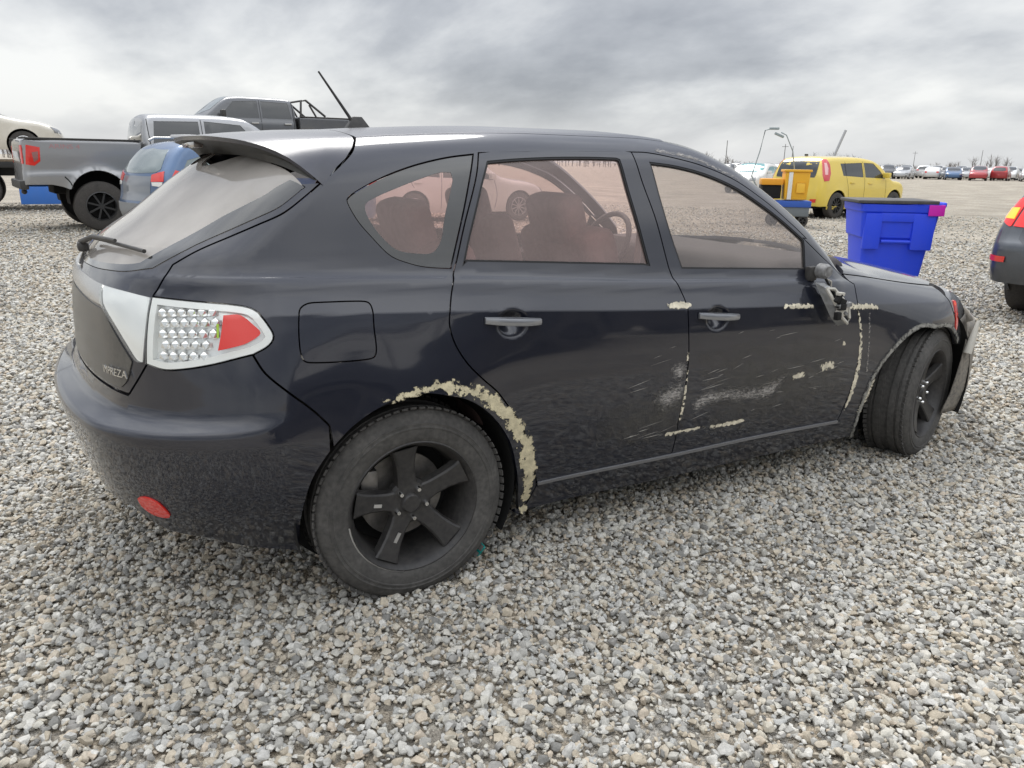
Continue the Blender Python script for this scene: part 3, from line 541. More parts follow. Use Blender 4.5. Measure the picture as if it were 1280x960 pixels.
garn = ring(spl(H.yz([(-.0003, 1.0), (-.25, 1.0), (-.49, .997)])), H.yz([(-.545, .94)]), spl(H.yz([(-.53, .945), (-.25, .955), (-.0003, .962)])))
panel('chrome_garnish', H, garn, SILVER, hatch, off=.006, flange=.008, mirror='join')
inl = ring(T['in_top'], spl([T['in_top'][-1], T['in_bot'][0]]), T['in_bot'])
il = panel('inner_tail_lamp', H, inl, LENSBACK, hatch, off=.004, flange=.006, mirror='copy', gap=.001)
for o in il: panel('lamp_lens', H, inl, CLEARL, o, off=.014, flange=.010, gap=.001)
tl = ring(T['tl_top'], T['tl_tip'], T['tl_bot'], rv(T['hseam_d']))
tlo = panel('tail_lamp', H, tl, LENSBACK, car, off=-.014, flange=.01, mirror='copy', gap=.0015)
for o in tlo:
    panel('lamp_lens', H, tl, CLEARL, o, off=.010, flange=.03, gap=.002)
    panel('lamp_rim', H, tl, mat('frosted_lamp_rim', (.85, .86, .85), .3, coat=1), o, holes=[inset(dens(tl, .01), .020)], off=.004, flange=.02, gap=.003, hgap=0, h=.01)
    panel('red_reflector', H, ring(T['tl_red'], T['tl_red_edge']), REDL, o, off=.0115, flange=.008, h=.012)
    panel('green_sticker', H, ring(H.xz([(-.524, .925), (-.514, .925), (-.518, .885), (-.528, .885)])), mat('green_mark', (.35, .55, .05), .4), o, off=.0115, flange=.004, h=.012)
    lp = ring(T['tl_led']); lo_, hi_ = lp.min(0), lp.max(0)
    LED = MATS.get('led') or mat('led', (.95, .95, .95), .1, .75, 1)
    for a in range(6):
        for b in range(5):
            c = np.array([[lo_[0]+(a+.5+.25*(b % 2))*(hi_[0]-lo_[0])/6.2, lo_[1]+(b+.5)*(hi_[1]-lo_[1])/5]])
            if inside(lp, c)[0]:
                p = H.S(c[:, 0], c[:, 1])[0]; n_ = H.N(H.S(c[:, 0], c[:, 1]))[0]
                bm = bmesh.new(); bmesh.ops.create_icosphere(bm, subdivisions=1, radius=.0155); bmesh.ops.transform(bm, matrix=Matrix.Translation(p-n_*.008), verts=bm.verts); frombm('led', bm, LED, o)
bump = ring(rv(hz_low)+np.array([0, -.004]), rv(T['hseam_e']), rv(T['tl_bot']), T['bseam'], rv(T['arch'][4:IA]), rv(T['bbot']), H.zline(np.linspace(T['bbot'][0][0]-.05, CTR, 12), .37))
bp_ = panel('rear_bumper', H, bump, PAINT, car, mirror='join', extra=EX, gap=.003)
panel('reflector', H, rounded(ring(T['refl']), 1), REDL, bp_, off=.004, flange=.008, h=.01, mirror='copy', gap=0)
# spoiler
ys = np.linspace(0, 1, 26); fr, tr, ur = [], [], []
YS = pch([0, .42, .7, .84, .92, 1], [0, .30, .50, .60, .66, .704])(ys)
tx = pch([0, .3, .5, .6, .66, .716], [-.455, -.445, -.385, -.325, -.275, -.207]); tz = pch([0, .3, .5, .6, .66, .716], [1.405, 1.402, 1.391, 1.371, 1.342, 1.281])
fx = pch([0, .3, .57, .61, .69, .716], [-.03, -.035, -.055, -.068, -.139, -.20]); ux = pch([0, .34, .616, .716], [-.368, -.350, -.293, -.205]); uz = pch([0, .34, .616, .716], [1.352, 1.347, 1.322, 1.276]); lip = pch([0, .5, .62, .716], [.055, .05, .034, .004])
sa = H.S(T['hseam_a'][:, 0], T['hseam_a'][:, 1]); sa = sa[np.argsort(-sa[:, 1])]; fx = pch([0, .3, .57]+[float(-q_) for q_ in sa[::3, 1] if -q_ > .59], [-.025, -.032, -.054]+[float(q_[0]) for q_ in sa[::3] if -q_[1] > .59])
v = []; un = []
for y in YS:
    p = H.S(*H.xy([(float(fx(y))-.005, -float(y)-1e-4)]).T)[0]; a = np.array([p[0], -y, p[2]+.001]); b = np.array([tx(y), -y, tz(y)]); c = np.array([ux(y), -y, uz(y)])
    mid = (a+b)/2+np.array([0, 0, .012*(1-(y/.716)**2)]); q = lambda t: (1-t)**2*a+2*t*(1-t)*mid+t*t*b
    v += [a, q(.35), q(.7), b, b+np.array([.004, 0, -.012])]; un += [b+np.array([.004, 0, -.012]), (b+c)/2+np.array([.012, 0, -.004]), c]
def sheet(nm, v, m_, m, par):
    F = [(i*m_+j, i*m_+j+1, (i+1)*m_+j+1, (i+1)*m_+j) for i in range(len(v)//m_-1) for j in range(m_-1)]; v = np.array(v); k = len(v); F += [tuple(x+k for x in reversed(t)) for t in F]
    o = from_py(nm, np.concatenate([v, v*[1, -1, 1]]), F, m, par, True); o.data.set_sharp_from_angle(angle=math.radians(35)); return o
sp_ = sheet('spoiler', v, 5, PAINT_TOP, hatch); sheet('spoiler_underside', un, 3, mat('dusty_black_trim', (.02, .02, .019), .5, dust=.12, dcol=(.2, .19, .165)), sp_)
box('high_brake_lamp', (-.425, 0, 1.378), (.03, .26, .02), mat('smoked_lens', (.12, .10, .09), .15, coat=1), sp_, .006)
# antenna, wiper
an = box('aerial_base', (.155, 0, 1.466), (.035, .016, .05), BLACKP, car, .005, taper=(3.0, 3.0)); tube('aerial_mast', [(.135, 0, 1.472), (.125, 0, 1.49), (.019, 0, 1.638)], [.008, .006, .0035], BLACKP, an)
def rsurf(y, z, o=0): q = H.yz([(y, z)]); p = H.S(q[:, 0], q[:, 1]); return (p+H.N(p)*o)[0]
wp = box('wiper_pivot', rsurf(-.02, 1.045, .018), (.035, .055, .032), BLACKP, hatch, .012)
tube('wiper_arm', [rsurf(-.02, 1.05, .03), rsurf(-.15, 1.075, .032), rsurf(-.40, 1.085, .03)], [.010, .008, .005], BLACKP, wp); tube('wiper_blade', [rsurf(-.02, 1.07, .022), rsurf(-.25, 1.082, .018), rsurf(-.58, 1.083, .014)], .006, BLACKP, wp)
# lettering on the tailgate
def text_mesh(s, size=1.0):
    c = bpy.data.curves.new('lettering', 'FONT'); c.body = s; c.size = size; c.extrude = 0; o = bpy.data.objects.new('lettering', c); COL.objects.link(o)
    dg = bpy.context.evaluated_depsgraph_get(); me = bpy.data.meshes.new_from_object(o.evaluated_get(dg)); bpy.data.objects.remove(o); bpy.data.curves.remove(c)
    bm = bmesh.new(); bm.from_mesh(me); g_ = bmesh.ops.extrude_face_region(bm, geom=bm.faces[:]); bmesh.ops.translate(bm, vec=(0, 0, .06*size), verts=[x for x in g_['geom'] if isinstance(x, bmesh.types.BMVert)]); bmesh.ops.recalc_face_normals(bm, faces=bm.faces); bm.to_mesh(me); bm.free(); return me
me = text_mesh('IMPREZA', 1.); W_ = max(p.co.x for p in me.vertices)
co_ = np.array([p.co[:] for p in me.vertices]); q = H.yz(np.stack([-.552-.112*co_[:, 0]/W_, .768+co_[:, 1]*.030], 1)); q = H.S(q[:, 0], q[:, 1]); q = q+H.N(q)*(.009+co_[:, 2:]*.06)
for p, c in zip(me.vertices, q): p.co = c
link('lettering', me, CHROME, hatch)
# broken mirror: torn pivot and the shell hanging by its cable
MIRROR = [(1.735, .895), (1.79, .89), (1.825, .85), (1.85, .80), (1.855, .745), (1.84, .72), (1.80, .75), (1.76, .815)]; MC = (1.795, .812)
mp0 = H.S(*H.xz([(1.755, .925)]).T)[0]
RAW = mat('raw_grey_plastic', (.20, .20, .20), .6, var=.5, vscale=40)
mb = box('mirror_base', mp0+np.array([.0, -.015, .0]), (.05, .03, .06), BLACKP, fd[0], .012); mb['label'] = 'broken mirror mount on the front door'
lathe_o = lathe('mirror_pivot', [(.001, -.045), (.022, -.045), (.030, -.03), (.030, 0), (.001, 0)], RAW, mb, 18); lathe_o.location = mp0+np.array([.03, -.03, .012])
tube('torn_cable', [mp0+np.array([.03, -.05, 0]), mp0+np.array([.045, -.07, -.04]), mp0+np.array([.05, -.06, -.09])], .005, DARK, mb); tube('torn_cable', [mp0+np.array([.02, -.05, -.01]), mp0+np.array([.07, -.06, -.03]), mp0+np.array([.085, -.055, -.08])], .004, mat('pale_wire', (.4, .38, .34), .6), mb)
sh = MIRROR
bm = bmesh.new(); a_ = []; b_ = []
for x, z in sh: p = surf(x, max(z, .7)); a_.append(bm.verts.new((x, p[1]-.03, z))); b_.append(bm.verts.new((MC[0]+(x-MC[0])*.78, p[1]-.080, MC[1]+(z-MC[1])*.78)))
n_ = len(sh)
for i in range(n_): bm.faces.new((a_[i], a_[(i+1) % n_], b_[(i+1) % n_], b_[i]))
ringp = [v_.co.copy() for v_ in b_]; bm.faces.new(a_); shl = frombm('mirror_shell', bm, mat('scuffed_grey_shell', (.30, .31, .32), .4, coat=.4, var=.4, vscale=30, dust=.2), fd[0]); shl['label'] = 'torn mirror shell hanging from its cable'
tube('shell_rim', ringp+ringp[:1], .007, mat('pale_bracket', (.5, .48, .43), .5), shl, 6)
for i in range(11):
    x, z = MC[0]-.035+RNG.random()*.07, MC[1]-.05+RNG.random()*.10; p = surf(x, .8); box('mirror_innards', (x, p[1]-.078-.01*RNG.random(), z), (.012+.03*RNG.random(), .02, .012+.035*RNG.random()), [RAW, DARK, mat('pale_bracket', (.5, .48, .43), .5)][i % 3], shl, .003, Matrix.Rotation(RNG.random()*3, 4, 'Y').to_quaternion())
# crash damage: filler and scrapes lie on the paint
def scrape(nm, key, m, par, off=.0012, h=.012): panel(nm, H, ring(T[key]), m, par, off=off, gap=0, flange=0, h=h, edge=True)
scrape('bare_filler', 'putty', PUTTY, q1, .0015, .009)
for k_, m, par in (('s_hinge', SCUFFY, rd[0]), ('s_edge', SCUFFY, rd[0]), ('s_low', SCUFFY, rd[0]), ('s_low2', SCUFFY, fd[0]), ('s_b1', SCUFFY, fd[0]), ('s_b2', SCUFFY, fd[0]), ('s_c1', SCUFFY, fd[0]), ('s_c2', SCUFFY, fw[0]), ('s_v1', SCUFFY, fd[0]), ('s_v2', SCUFF, fw[0]), ('s_v3', SCUFFY, fw[0]), ('s_d1', SCUFF, rd[0]), ('s_d2', SCUFF, fd[0]), ('s_d3', SCUFF, rd[0]), ('s_dot', SCUFFY, fd[0]), ('s_rail', SCUFF, q1), ('s_d0', DIRT, rd[0]), ('s_d4', DIRT, fd[0])):
    scrape('paint_scrape', k_, m, par, .0008 if m is DIRT else .0014)
for par, x0, x1, n in ((rd[0], .78, 1.03, 16), (fd[0], 1.09, 1.95, 34)):                # fine dry scratches over the doors
    v, F = [], []
    for i in range(n):
        x = RNG.uniform(x0, x1); z = RNG.uniform(.36, .74); ln = RNG.uniform(.02, .11); sl = RNG.normal(.16, .10); wd = RNG.uniform(.0004, .0012); k = len(v)
        if x+ln > x1+.02: continue
        q = H.xz([(x, z), (x+ln*.5, z+sl*ln*.5), (x+ln, z+sl*ln)]); q = H.S(q[:, 0], q[:, 1])+np.array([0, -.0012, 0])
        for j, f_ in enumerate((.2, 1, .1)): v += [q[j]+[0, 0, wd*f_], q[j]-[0, 0, wd*f_]]
        F += [(k, k+1, k+3, k+2), (k+2, k+3, k+5, k+4)]
    from_py('scratches', v, F, mat('scratch_grey', (.34, .33, .31), .7), par)['kind'] = 'stuff'
# bumper skin torn loose at the front corner
us_ = [(2.87, -.835), (2.955, -.832), (3.04, -.80), (3.12, -.735), (3.24, -.64), (3.37, -.47), (3.47, -.25), (3.51, 0), (3.47, .3), (3.33, .55), (3.12, .74)]
us_ = spl(us_, .06); zs = np.array([.17, .20, .28, .36, .44, .52, .58, .62]); v = []; nz = len(zs)
inn = pch([.15, .2, .3, .45, .55, .62], [-.02, -.012, 0, 0, -.008, -.025])
for i, (x, y) in enumerate(us_):
    t = i/(len(us_)-1); zt = 1.0+.04*math.sin(t*2); n2_ = np.array([x-2.5, y*1.2]); n2_ /= np.linalg.norm(n2_)
    for z in zs:
        s_ = float(inn(z)); sh_ = (max(0, .10-t)/.10)*(z-.40)*.24                        # the loose end leans forward
        v.append((x+n2_[0]*s_+sh_, y+n2_[1]*s_, .005+z*zt))
F = [(i*nz+j, (i+1)*nz+j, (i+1)*nz+j+1, i*nz+j+1) for i in range(len(us_)-1) for j in range(nz-1)]
fb = from_py('front_bumper', v, F, mat('grubby_bumper_skin', (.05, .052, .055), .35, .3, .7, dust=.95, dcol=(.25, .23, .20)), car, True); so = fb.modifiers.new('thick', 'SOLIDIFY'); so.thickness = .006
fb['label'] = 'front bumper skin torn loose at the wheel'
tube('bumper_bracket', [(2.945, -.845, .635), (2.915, -.85, .56), (2.89, -.85, .48)], [.007, .016, .02], mat('pale_bracket', (.5, .48, .43), .5), fb)
# wheels
def wheel(parent, loc, steer=0., flip=False, R=.314, detail=True):
    w_ = empty('wheel', loc, steer, parent)
    if flip: w_.rotation_euler = (0, 0, steer+math.pi)
    k = R/.314
    prof = [(.203, .088), (.215, .098), (.235, .1035), (.256, .1045), (.258, .1065), (.262, .1065), (.264, .1045), (.270, .1045), (.2715, .1055), (.2745, .1050), (.276, .1025), (.284, .099), (.299, .091), (.309, .080), (.3135, .066), (.3135, .056), (.306, .055), (.306, .047), (.314, .046), (.314, .018), (.306, .017), (.306, .008)]
    prof = prof+[(r, -y) for r, y in reversed(prof)]
    ty = lathe('tyre', prof, RUBBER, w_, 96, ang=32)
    # blocks on the shoulders
    for s in (-1, 1):
        bm = bmesh.new()
        for i in range(72):
            a = 2*math.pi*(i+.2*s)/72; M_ = Matrix.Rotation(-a, 4, 'Y') @ Matrix.Translation((.3115, s*.078, 0)) @ Matrix.Rotation(-s*.55, 4, 'Z'); box_bm(bm, (0, 0, 0), (.006, .024, .019)); bm.verts.ensure_lookup_table(); bmesh.ops.transform(bm, matrix=M_, verts=bm.verts[-8:])
        frombm('tread_blocks', bm, RUBBER, ty)['kind'] = 'stuff'
    rim = lathe('rim', [(.195, .085), (.204, .094), (.212, .093), (.216, -.093), (.2165, -.097), (.211, -.100), (.206, -.096), (.200, -.086), (.190, -.070), (.182, -.02), (.178, .06), (.195, .085)][3:-1][::-1]+[(.216, -.09)], RIMM, w_, 72, ang=30)
    lathe('hub', [(.001, -.072), (.026, -.072), (.030, -.069), (.034, -.060), (.066, -.058), (.074, -.048), (.074, -.02), (.001, -.02)], RIMM, w_, 40, ang=30)
    for i in range(5):
        a = math.radians(97)+i*2*math.pi/5; bm = bmesh.new(); rows = []
        for r, wd, yo in ((.045, .036, -.058), (.085, .029, -.062), (.13, .030, -.070), (.165, .035, -.079), (.192, .043, -.086)):
            rows.append([bm.verts.new(p) for p in ((r, yo+.03, -wd-.004), (r, yo+.004, -wd), (r, yo, -wd+.006), (r, yo-.0005, wd-.006), (r, yo+.004, wd), (r, yo+.03, wd+.004))])
        for p, q in zip(rows, rows[1:]):
            for j in range(5): bm.faces.new((p[j], p[j+1], q[j+1], q[j]))
            bm.faces.new((p[5], p[0], q[0], q[5]))
        bmesh.ops.transform(bm, matrix=Matrix.Rotation(-a, 4, 'Y'), verts=bm.verts); frombm('spoke', bm, RIMM, rim, True, 28)
        n_ = lathe('lug_nut', [(.001, -.076), (.006, -.076), (.009, -.071), (.0095, -.054), (.001, -.054)], CHROME, rim, 12); b_ = a+math.pi/5; n_.location = (.050*math.cos(b_), 0, .050*math.sin(b_))
    lathe('brake_disc', [(.05, .015), (.14, .015), (.14, .035), (.05, .035)], STEEL, w_, 48, closed=True)
    box('brake_caliper', (-.115, .02, .05), (.06, .07, .12), STEEL, w_, .015)
    lathe('wheel_well_back', [(.001, .062), (.185, .062)], DARK, w_, 32)
    return w_
WH = .308
w1 = wheel(car, (0, -.755, WH)); w1['label'] = 'rear wheel with scuffed matte black rim'
wf = wheel(car, (2.62, -.752, WH), math.radians(15.4)); wf.children[0].scale = (.955, .97, .955); wf['label'] = 'front wheel turned to the left'; wheel(car, (0, .755, WH), flip=True); wheel(car, (2.62, .755, WH), math.radians(15.4), flip=True)
for a_, r0_, r1_ in ((math.radians(97+72*2), .10, .135), (math.radians(97+72), .10, .125)):
    bm = bmesh.new(); box_bm(bm, ((r0_+r1_)/2, -.0705, .006), (r1_-r0_, .002, .011), .0); bmesh.ops.transform(bm, matrix=Matrix.Rotation(-a_, 4, 'Y'), verts=bm.verts); frombm('spoke_scuff', bm, mat('bare_alloy', (.6, .6, .6), .35, .8), w1)
rs = lathe('rim_scuff', [(.2125, -.1012), (.2165, -.0985)], mat('bare_alloy', (.6, .6, .6), .35, .8), w1, 60); bm = bmesh.new(); bm.from_mesh(rs.data)
bmesh.ops.delete(bm, geom=[f_ for f_ in bm.faces if not (math.radians(185) < (math.atan2(f_.calc_center_median().z, f_.calc_center_median().x) % (2*math.pi)) < math.radians(258))], context='FACES'); bm.to_mesh(rs.data); bm.free()
# wheel housings, floor, cabin
for x, yy in ((0, -1), (2.55, -1), (0, 1), (2.55, 1)):
    bm = bmesh.new(); rr = .365 if x == 0 else .415; prof = [(rr, -.835*1), (rr+.002, -.50), (.001, -.50)]; lathe_bm(bm, [(r, y) for r, y in prof], 48)
    bmesh.ops.delete(bm, geom=[v_ for v_ in bm.verts if v_.co.z < -.2 and v_.co.y < -.51], context='VERTS'); o = frombm('wheel_housing', bm, DARK, car, True, 40); o.location = (x, 0, .325)
    if yy > 0: o.scale = (1, -1, 1)
box('floor_pan', (1.35, 0, .27), (3.2, 1.40, .12), DARK, car, .03); box('engine_block', (2.75, 0, .5), (.9, 1.0, .5), DARK, car, .05)
TRIM = mat('cabin_trim', (.05, .045, .045), .8); SEAT = mat('seat_cloth', (.15, .10, .095), .9, bump=.2, bscale=120, var=.2, vscale=30)
for d in rd: panel('door_trim', H, ring(H.xz([(.25, 1.0), (.95, .965), (1.0, .85), (1.02, .35), (.55, .35), (.42, .75)])), TRIM, d, off=-.07, flange=.05, h=.05, gap=0)
for d in fd: panel('door_trim', H, ring(H.xz([(1.05, .955), (1.75, .90), (1.95, .80), (1.95, .35), (1.09, .35)])), TRIM, d, off=-.07, flange=.05, h=.05, gap=0)
def seat(x, y, rear=False):
    s = empty('seat', (x, y, 0), 0, car); tl_ = Matrix.Rotation(math.radians(-16), 4, 'Y').to_quaternion(); wd = .50 if not rear else .62
    box('seat_back', (0, 0, .77), (.15, wd, .64 if rear else .70), SEAT, s, .06, tl_, 4, (1.1, 1.05)); box('seat_cushion', (.30, 0, .42), (.50, wd, .18), SEAT, s, .06, None, 3)
    box('headrest', (-.125, 0, 1.115 if rear else 1.13), (.11, .29, .20), SEAT, s, .05, tl_, 4)
    for k_ in (-.06, .06): tube('headrest_post', [(-.08, k_, 1.02), (-.12, k_, 1.15)], .006, CHROME, s)
seat(.93, -.37); seat(.93, .37); seat(.32, -.36, True); seat(.32, .36, True)
box('dashboard', (1.93, 0, .83), (.45, 1.36, .26), TRIM, car, .08, None, 4)
st = empty('steering_wheel', (1.58, .37, .93), 0, car); st.rotation_euler = (0, math.radians(-62), 0)
bm = bmesh.new(); bmesh.ops.create_circle(bm, segments=3, radius=.001); bm.clear(); tube_bm(bm, [(.18*math.cos(a), .18*math.sin(a), 0) for a in np.linspace(0, 2*math.pi, 33)], .014, 8, False); frombm('wheel_rim', bm, TRIM, st, True); box('steering_boss', (0, 0, -.01), (.13, .34, .03), TRIM, st, .012)
box('parcel_shelf', (-.42, 0, .95), (.5, 1.15, .03), TRIM, car, .01)
for s in (-1, 1): tube('seat_belt', [(.98, s*.665, 1.25), (1.02, s*.60, .95), (1.1, s*.58, .55)], .012, mat('belt_web', (.35, .32, .30), .8), car)
# ------------------------------------------------------------------ loose gravel (uncountable): instanced crushed stones
def stone_mat():
    m = bpy.data.materials.new('crushed_stone'); m.use_nodes = True; t = m.node_tree; l = t.links; b = t.nodes['Principled BSDF']; b.inputs['Roughness'].default_value = .75; b.inputs['Specular IOR Level'].default_value = .35
    oi = t.nodes.new('ShaderNodeObjectInfo'); r = t.nodes.new('ShaderNodeValToRGB'); r.color_ramp.interpolation = 'CONSTANT'; l.new(oi.outputs['Random'], r.inputs[0]); e = r.color_ramp.elements
    cols = [(.45, .435, .39), (.53, .51, .45), (.38, .37, .34), (.57, .555, .51), (.51, .45, .355), (.30, .29, .27), (.52, .45, .36), (.43, .42, .385), (.61, .595, .55), (.42, .37, .29), (.50, .49, .46), (.22, .215, .20), (.52, .48, .40), (.41, .41, .39), (.56, .535, .475), (.47, .42, .34)]
    e[0].color = (*cols[0], 1); e[1].position = 1/len(cols); e[1].color = (*cols[1], 1)
    for i, c in enumerate(cols[2:], 2): q = e.new(i/len(cols)); q.color = (*c, 1)
    co = t.nodes.new('ShaderNodeTexCoord'); ad = t.nodes.new('ShaderNodeVectorMath'); ad.operation = 'ADD'; l.new(co.outputs['Object'], ad.inputs[0]); l.new(oi.outputs['Random'], ad.inputs[1])
    n = t.nodes.new('ShaderNodeTexNoise'); n.inputs['Scale'].default_value = 2.2; n.inputs['Detail'].default_value = 6; n.inputs['Roughness'].default_value = .7; l.new(ad.outputs[0], n.inputs['Vector'])
    mr = t.nodes.new('ShaderNodeMapRange'); mr.inputs[1].default_value = .3; mr.inputs[2].default_value = .7; mr.inputs[3].default_value = .84; mr.inputs[4].default_value = 1.20; l.new(n.outputs[0], mr.inputs[0])
    v = t.nodes.new('ShaderNodeVectorMath'); v.operation = 'SCALE'; l.new(r.outputs[0], v.inputs[0]); l.new(mr.outputs[0], v.inputs['Scale']); l.new(v.outputs[0], b.inputs['Base Color'])
    bp = t.nodes.new('ShaderNodeBump'); bp.inputs['Strength'].default_value = .35; bp.inputs['Distance'].default_value = .1; l.new(n.outputs[0], bp.inputs['Height']); l.new(bp.outputs[0], b.inputs['Normal']); return m
STM = stone_mat(); scol = bpy.data.collections.new('stone_shapes')
for i in range(14):
    bm = bmesh.new(); pts = RNG.normal(size=(15, 3)); pts /= np.linalg.norm(pts, axis=1, keepdims=True); pts *= (.42+.16*RNG.random((15, 1))); pts *= np.array([1.15, .85+.2*RNG.random(), .55+.25*RNG.random()])
    for p in pts: bm.verts.new(p)
    r = bmesh.ops.convex_hull(bm, input=bm.verts[:]); bmesh.ops.delete(bm, geom=[g_ for g_ in r['geom_interior'] if isinstance(g_, bmesh.types.BMVert)], context='VERTS')
    bmesh.ops.bevel(bm, geom=bm.edges[:]+bm.verts[:], offset=.075, segments=1, affect='EDGES', profile=.6, clamp_overlap=True); bmesh.ops.triangulate(bm, faces=bm.faces[:]); bmesh.ops.recalc_face_normals(bm, faces=bm.faces)
    me = bpy.data.meshes.new('stone'); bm.to_mesh(me); bm.free(); shade(me); me.set_sharp_from_angle(angle=math.radians(28)); me.materials.append(STM); scol.objects.link(bpy.data.objects.new('stone', me))
def scatter(n, r0, r1, s0, s1, ang=62):
    a = math.radians(59.86)+np.radians(RNG.uniform(-ang, ang, n)); r = np.sqrt(RNG.uniform(r0*r0, r1*r1, n)); x = CPOS[0]+r*np.cos(a); y = CPOS[1]+r*np.sin(a)
    s = np.exp(RNG.uniform(np.log(s0), np.log(s1), n)); return x, y, s
def patch(x, y): return np.sin(1.9*x+.6*y+1)*np.cos(1.5*y-.8*x+2)+.5*np.sin(4.1*x-2.3*y)
pts = []
def dens_area(r0, r1, ang): return math.radians(2*ang)/2*(r1*r1-r0*r0)
for r0, r1, ang, d1, s0, s1, d2 in ((.5, 4.2, 52, 2300, .014, .036, 3600), (4.2, 7.5, 52, 1500, .018, .040, 700), (7.5, 12, 50, 650, .024, .046, 0), (12, 17, 48, 190, .03, .055, 0), (17, 26, 46, 45, .03, .055, 0)):
    A = dens_area(r0, r1, ang)
    x, y, s = scatter(int(A*d1), r0, r1, s0, s1, ang); keep = RNG.random(len(x)) < np.where(patch(x, y) > .8, .6, 1); pts.append((x[keep], y[keep], s[keep], .30))
    if d2: x, y, s = scatter(int(A*d2), r0, r1, .010, .020, ang); pts.append((x, y, s, .25))
X = np.concatenate([p[0] for p in pts]); Y = np.concatenate([p[1] for p in pts]); Sz = np.concatenate([p[2] for p in pts])
Z = .004+Sz*.16+RNG.random(len(X))*.008; N_ = len(X)
me = bpy.data.meshes.new('loose_gravel'); me.from_pydata(np.stack([X, Y, Z], 1).tolist(), [], [])
def attr(nm, ty, data, key): a = me.attributes.new(nm, ty, 'POINT'); a.data.foreach_set(key, np.ascontiguousarray(data).ravel())
attr('rot', 'FLOAT_VECTOR', np.stack([RNG.normal(0, .4, N_), RNG.normal(0, .4, N_), RNG.uniform(0, 6.28, N_)], 1), 'vector'); attr('scl', 'FLOAT', Sz, 'value'); attr('idx', 'INT', RNG.integers(0, 14, N_).astype(np.int32), 'value')
gravel = link('loose_gravel', me, STM); tag(gravel, kind='stuff', label='loose grey and tan crushed stone covering the yard', cat='gravel')
ng = bpy.data.node_groups.new('scatter_stones', 'GeometryNodeTree'); ng.interface.new_socket('Geometry', in_out='INPUT', socket_type='NodeSocketGeometry'); ng.interface.new_socket('Geometry', in_out='OUTPUT', socket_type='NodeSocketGeometry')
gi, go = ng.nodes.new('NodeGroupInput'), ng.nodes.new('NodeGroupOutput'); ci = ng.nodes.new('GeometryNodeCollectionInfo'); ci.inputs['Collection'].default_value = scol; ci.inputs['Separate Children'].default_value = True; ci.inputs['Reset Children'].default_value = True
ip = ng.nodes.new('GeometryNodeInstanceOnPoints'); ip.inputs['Pick Instance'].default_value = True
def named(nm, ty): n = ng.nodes.new('GeometryNodeInputNamedAttribute'); n.data_type = ty; n.inputs['Name'].default_value = nm; return next(o for o in n.outputs if o.enabled and o.name == 'Attribute')
er = ng.nodes.new('FunctionNodeEulerToRotation'); ng.links.new(named('rot', 'FLOAT_VECTOR'), er.inputs[0])
ng.links.new(gi.outputs[0], ip.inputs['Points']); ng.links.new(ci.outputs[0], ip.inputs['Instance']); ng.links.new(er.outputs[0], ip.inputs['Rotation']); ng.links.new(named('scl', 'FLOAT'), ip.inputs['Scale']); ng.links.new(named('idx', 'INT'), ip.inputs['Instance Index']); ng.links.new(ip.outputs[0], go.inputs[0])
md = gravel.modifiers.new('scatter', 'NODES'); md.node_group = ng
print('STONES', N_)
# ------------------------------------------------------------------ other vehicles: same surface method, coarser
DGLASS = mat('dark_car_glass', (.02, .024, .028), .05, coat=1, coat_r=.02); LGLASS = mat('pale_car_glass', (.16, .20, .20), .05, .2, 1, .02)
TYRE2 = mat('far_tyre', (.028, .027, .026), .8, dust=.3, dcol=(.16, .145, .13)); RIM2 = mat('far_alloy', (.42, .42, .42), .35, .7); RIMD = mat('far_dark_alloy', (.07, .07, .07), .4, .6)
SEAM = mat('panel_gap', (.006, .006, .006), .8); WHITEL = mat('white_lens', (.75, .75, .72), .2, coat=1)
def wheel2(parent, loc, R, wd, m, flip=False, spokes=10, rz=0., rr=.66):
    w_ = empty('wheel', loc, rz+(math.pi if flip else 0), parent); h = wd/2; r0 = R*rr
    lathe('tyre', [(r0*.97, -h*.8), (r0, -h*.95), (R*.88, -h), (R*.97, -h*.85), (R, -h*.6), (R, h*.6), (R*.97, h*.85), (r0, h*.9)], TYRE2, w_, 36, ang=35)
    bm = bmesh.new(); lathe_bm(bm, [(r0*.99, -h*.93), (r0*.93, -h*.97), (r0*.9, -h*.85), (r0*.86, h*.3)], 36); lathe_bm(bm, [(.001, -h*.72), (r0*.16, -h*.72), (r0*.2, -h*.6), (r0*.2, -h*.3)], 18)
    for i in range(spokes):
        n0 = len(bm.verts); box_bm(bm, (r0*.53, 0, 0), (r0*.76, h*.22, r0*(.9/spokes))); bm.verts.ensure_lookup_table(); bmesh.ops.transform(bm, matrix=Matrix.Translation((0, -h*.66, 0)) @ Matrix.Rotation(2*math.pi*i/spokes+.3, 4, 'Y'), verts=bm.verts[n0:])
    frombm('rim', bm, m, w_, True, 35); lathe('brake_disc', [(.001, -h*.1), (r0*.84, -h*.1)], DARK, w_, 24); return w_
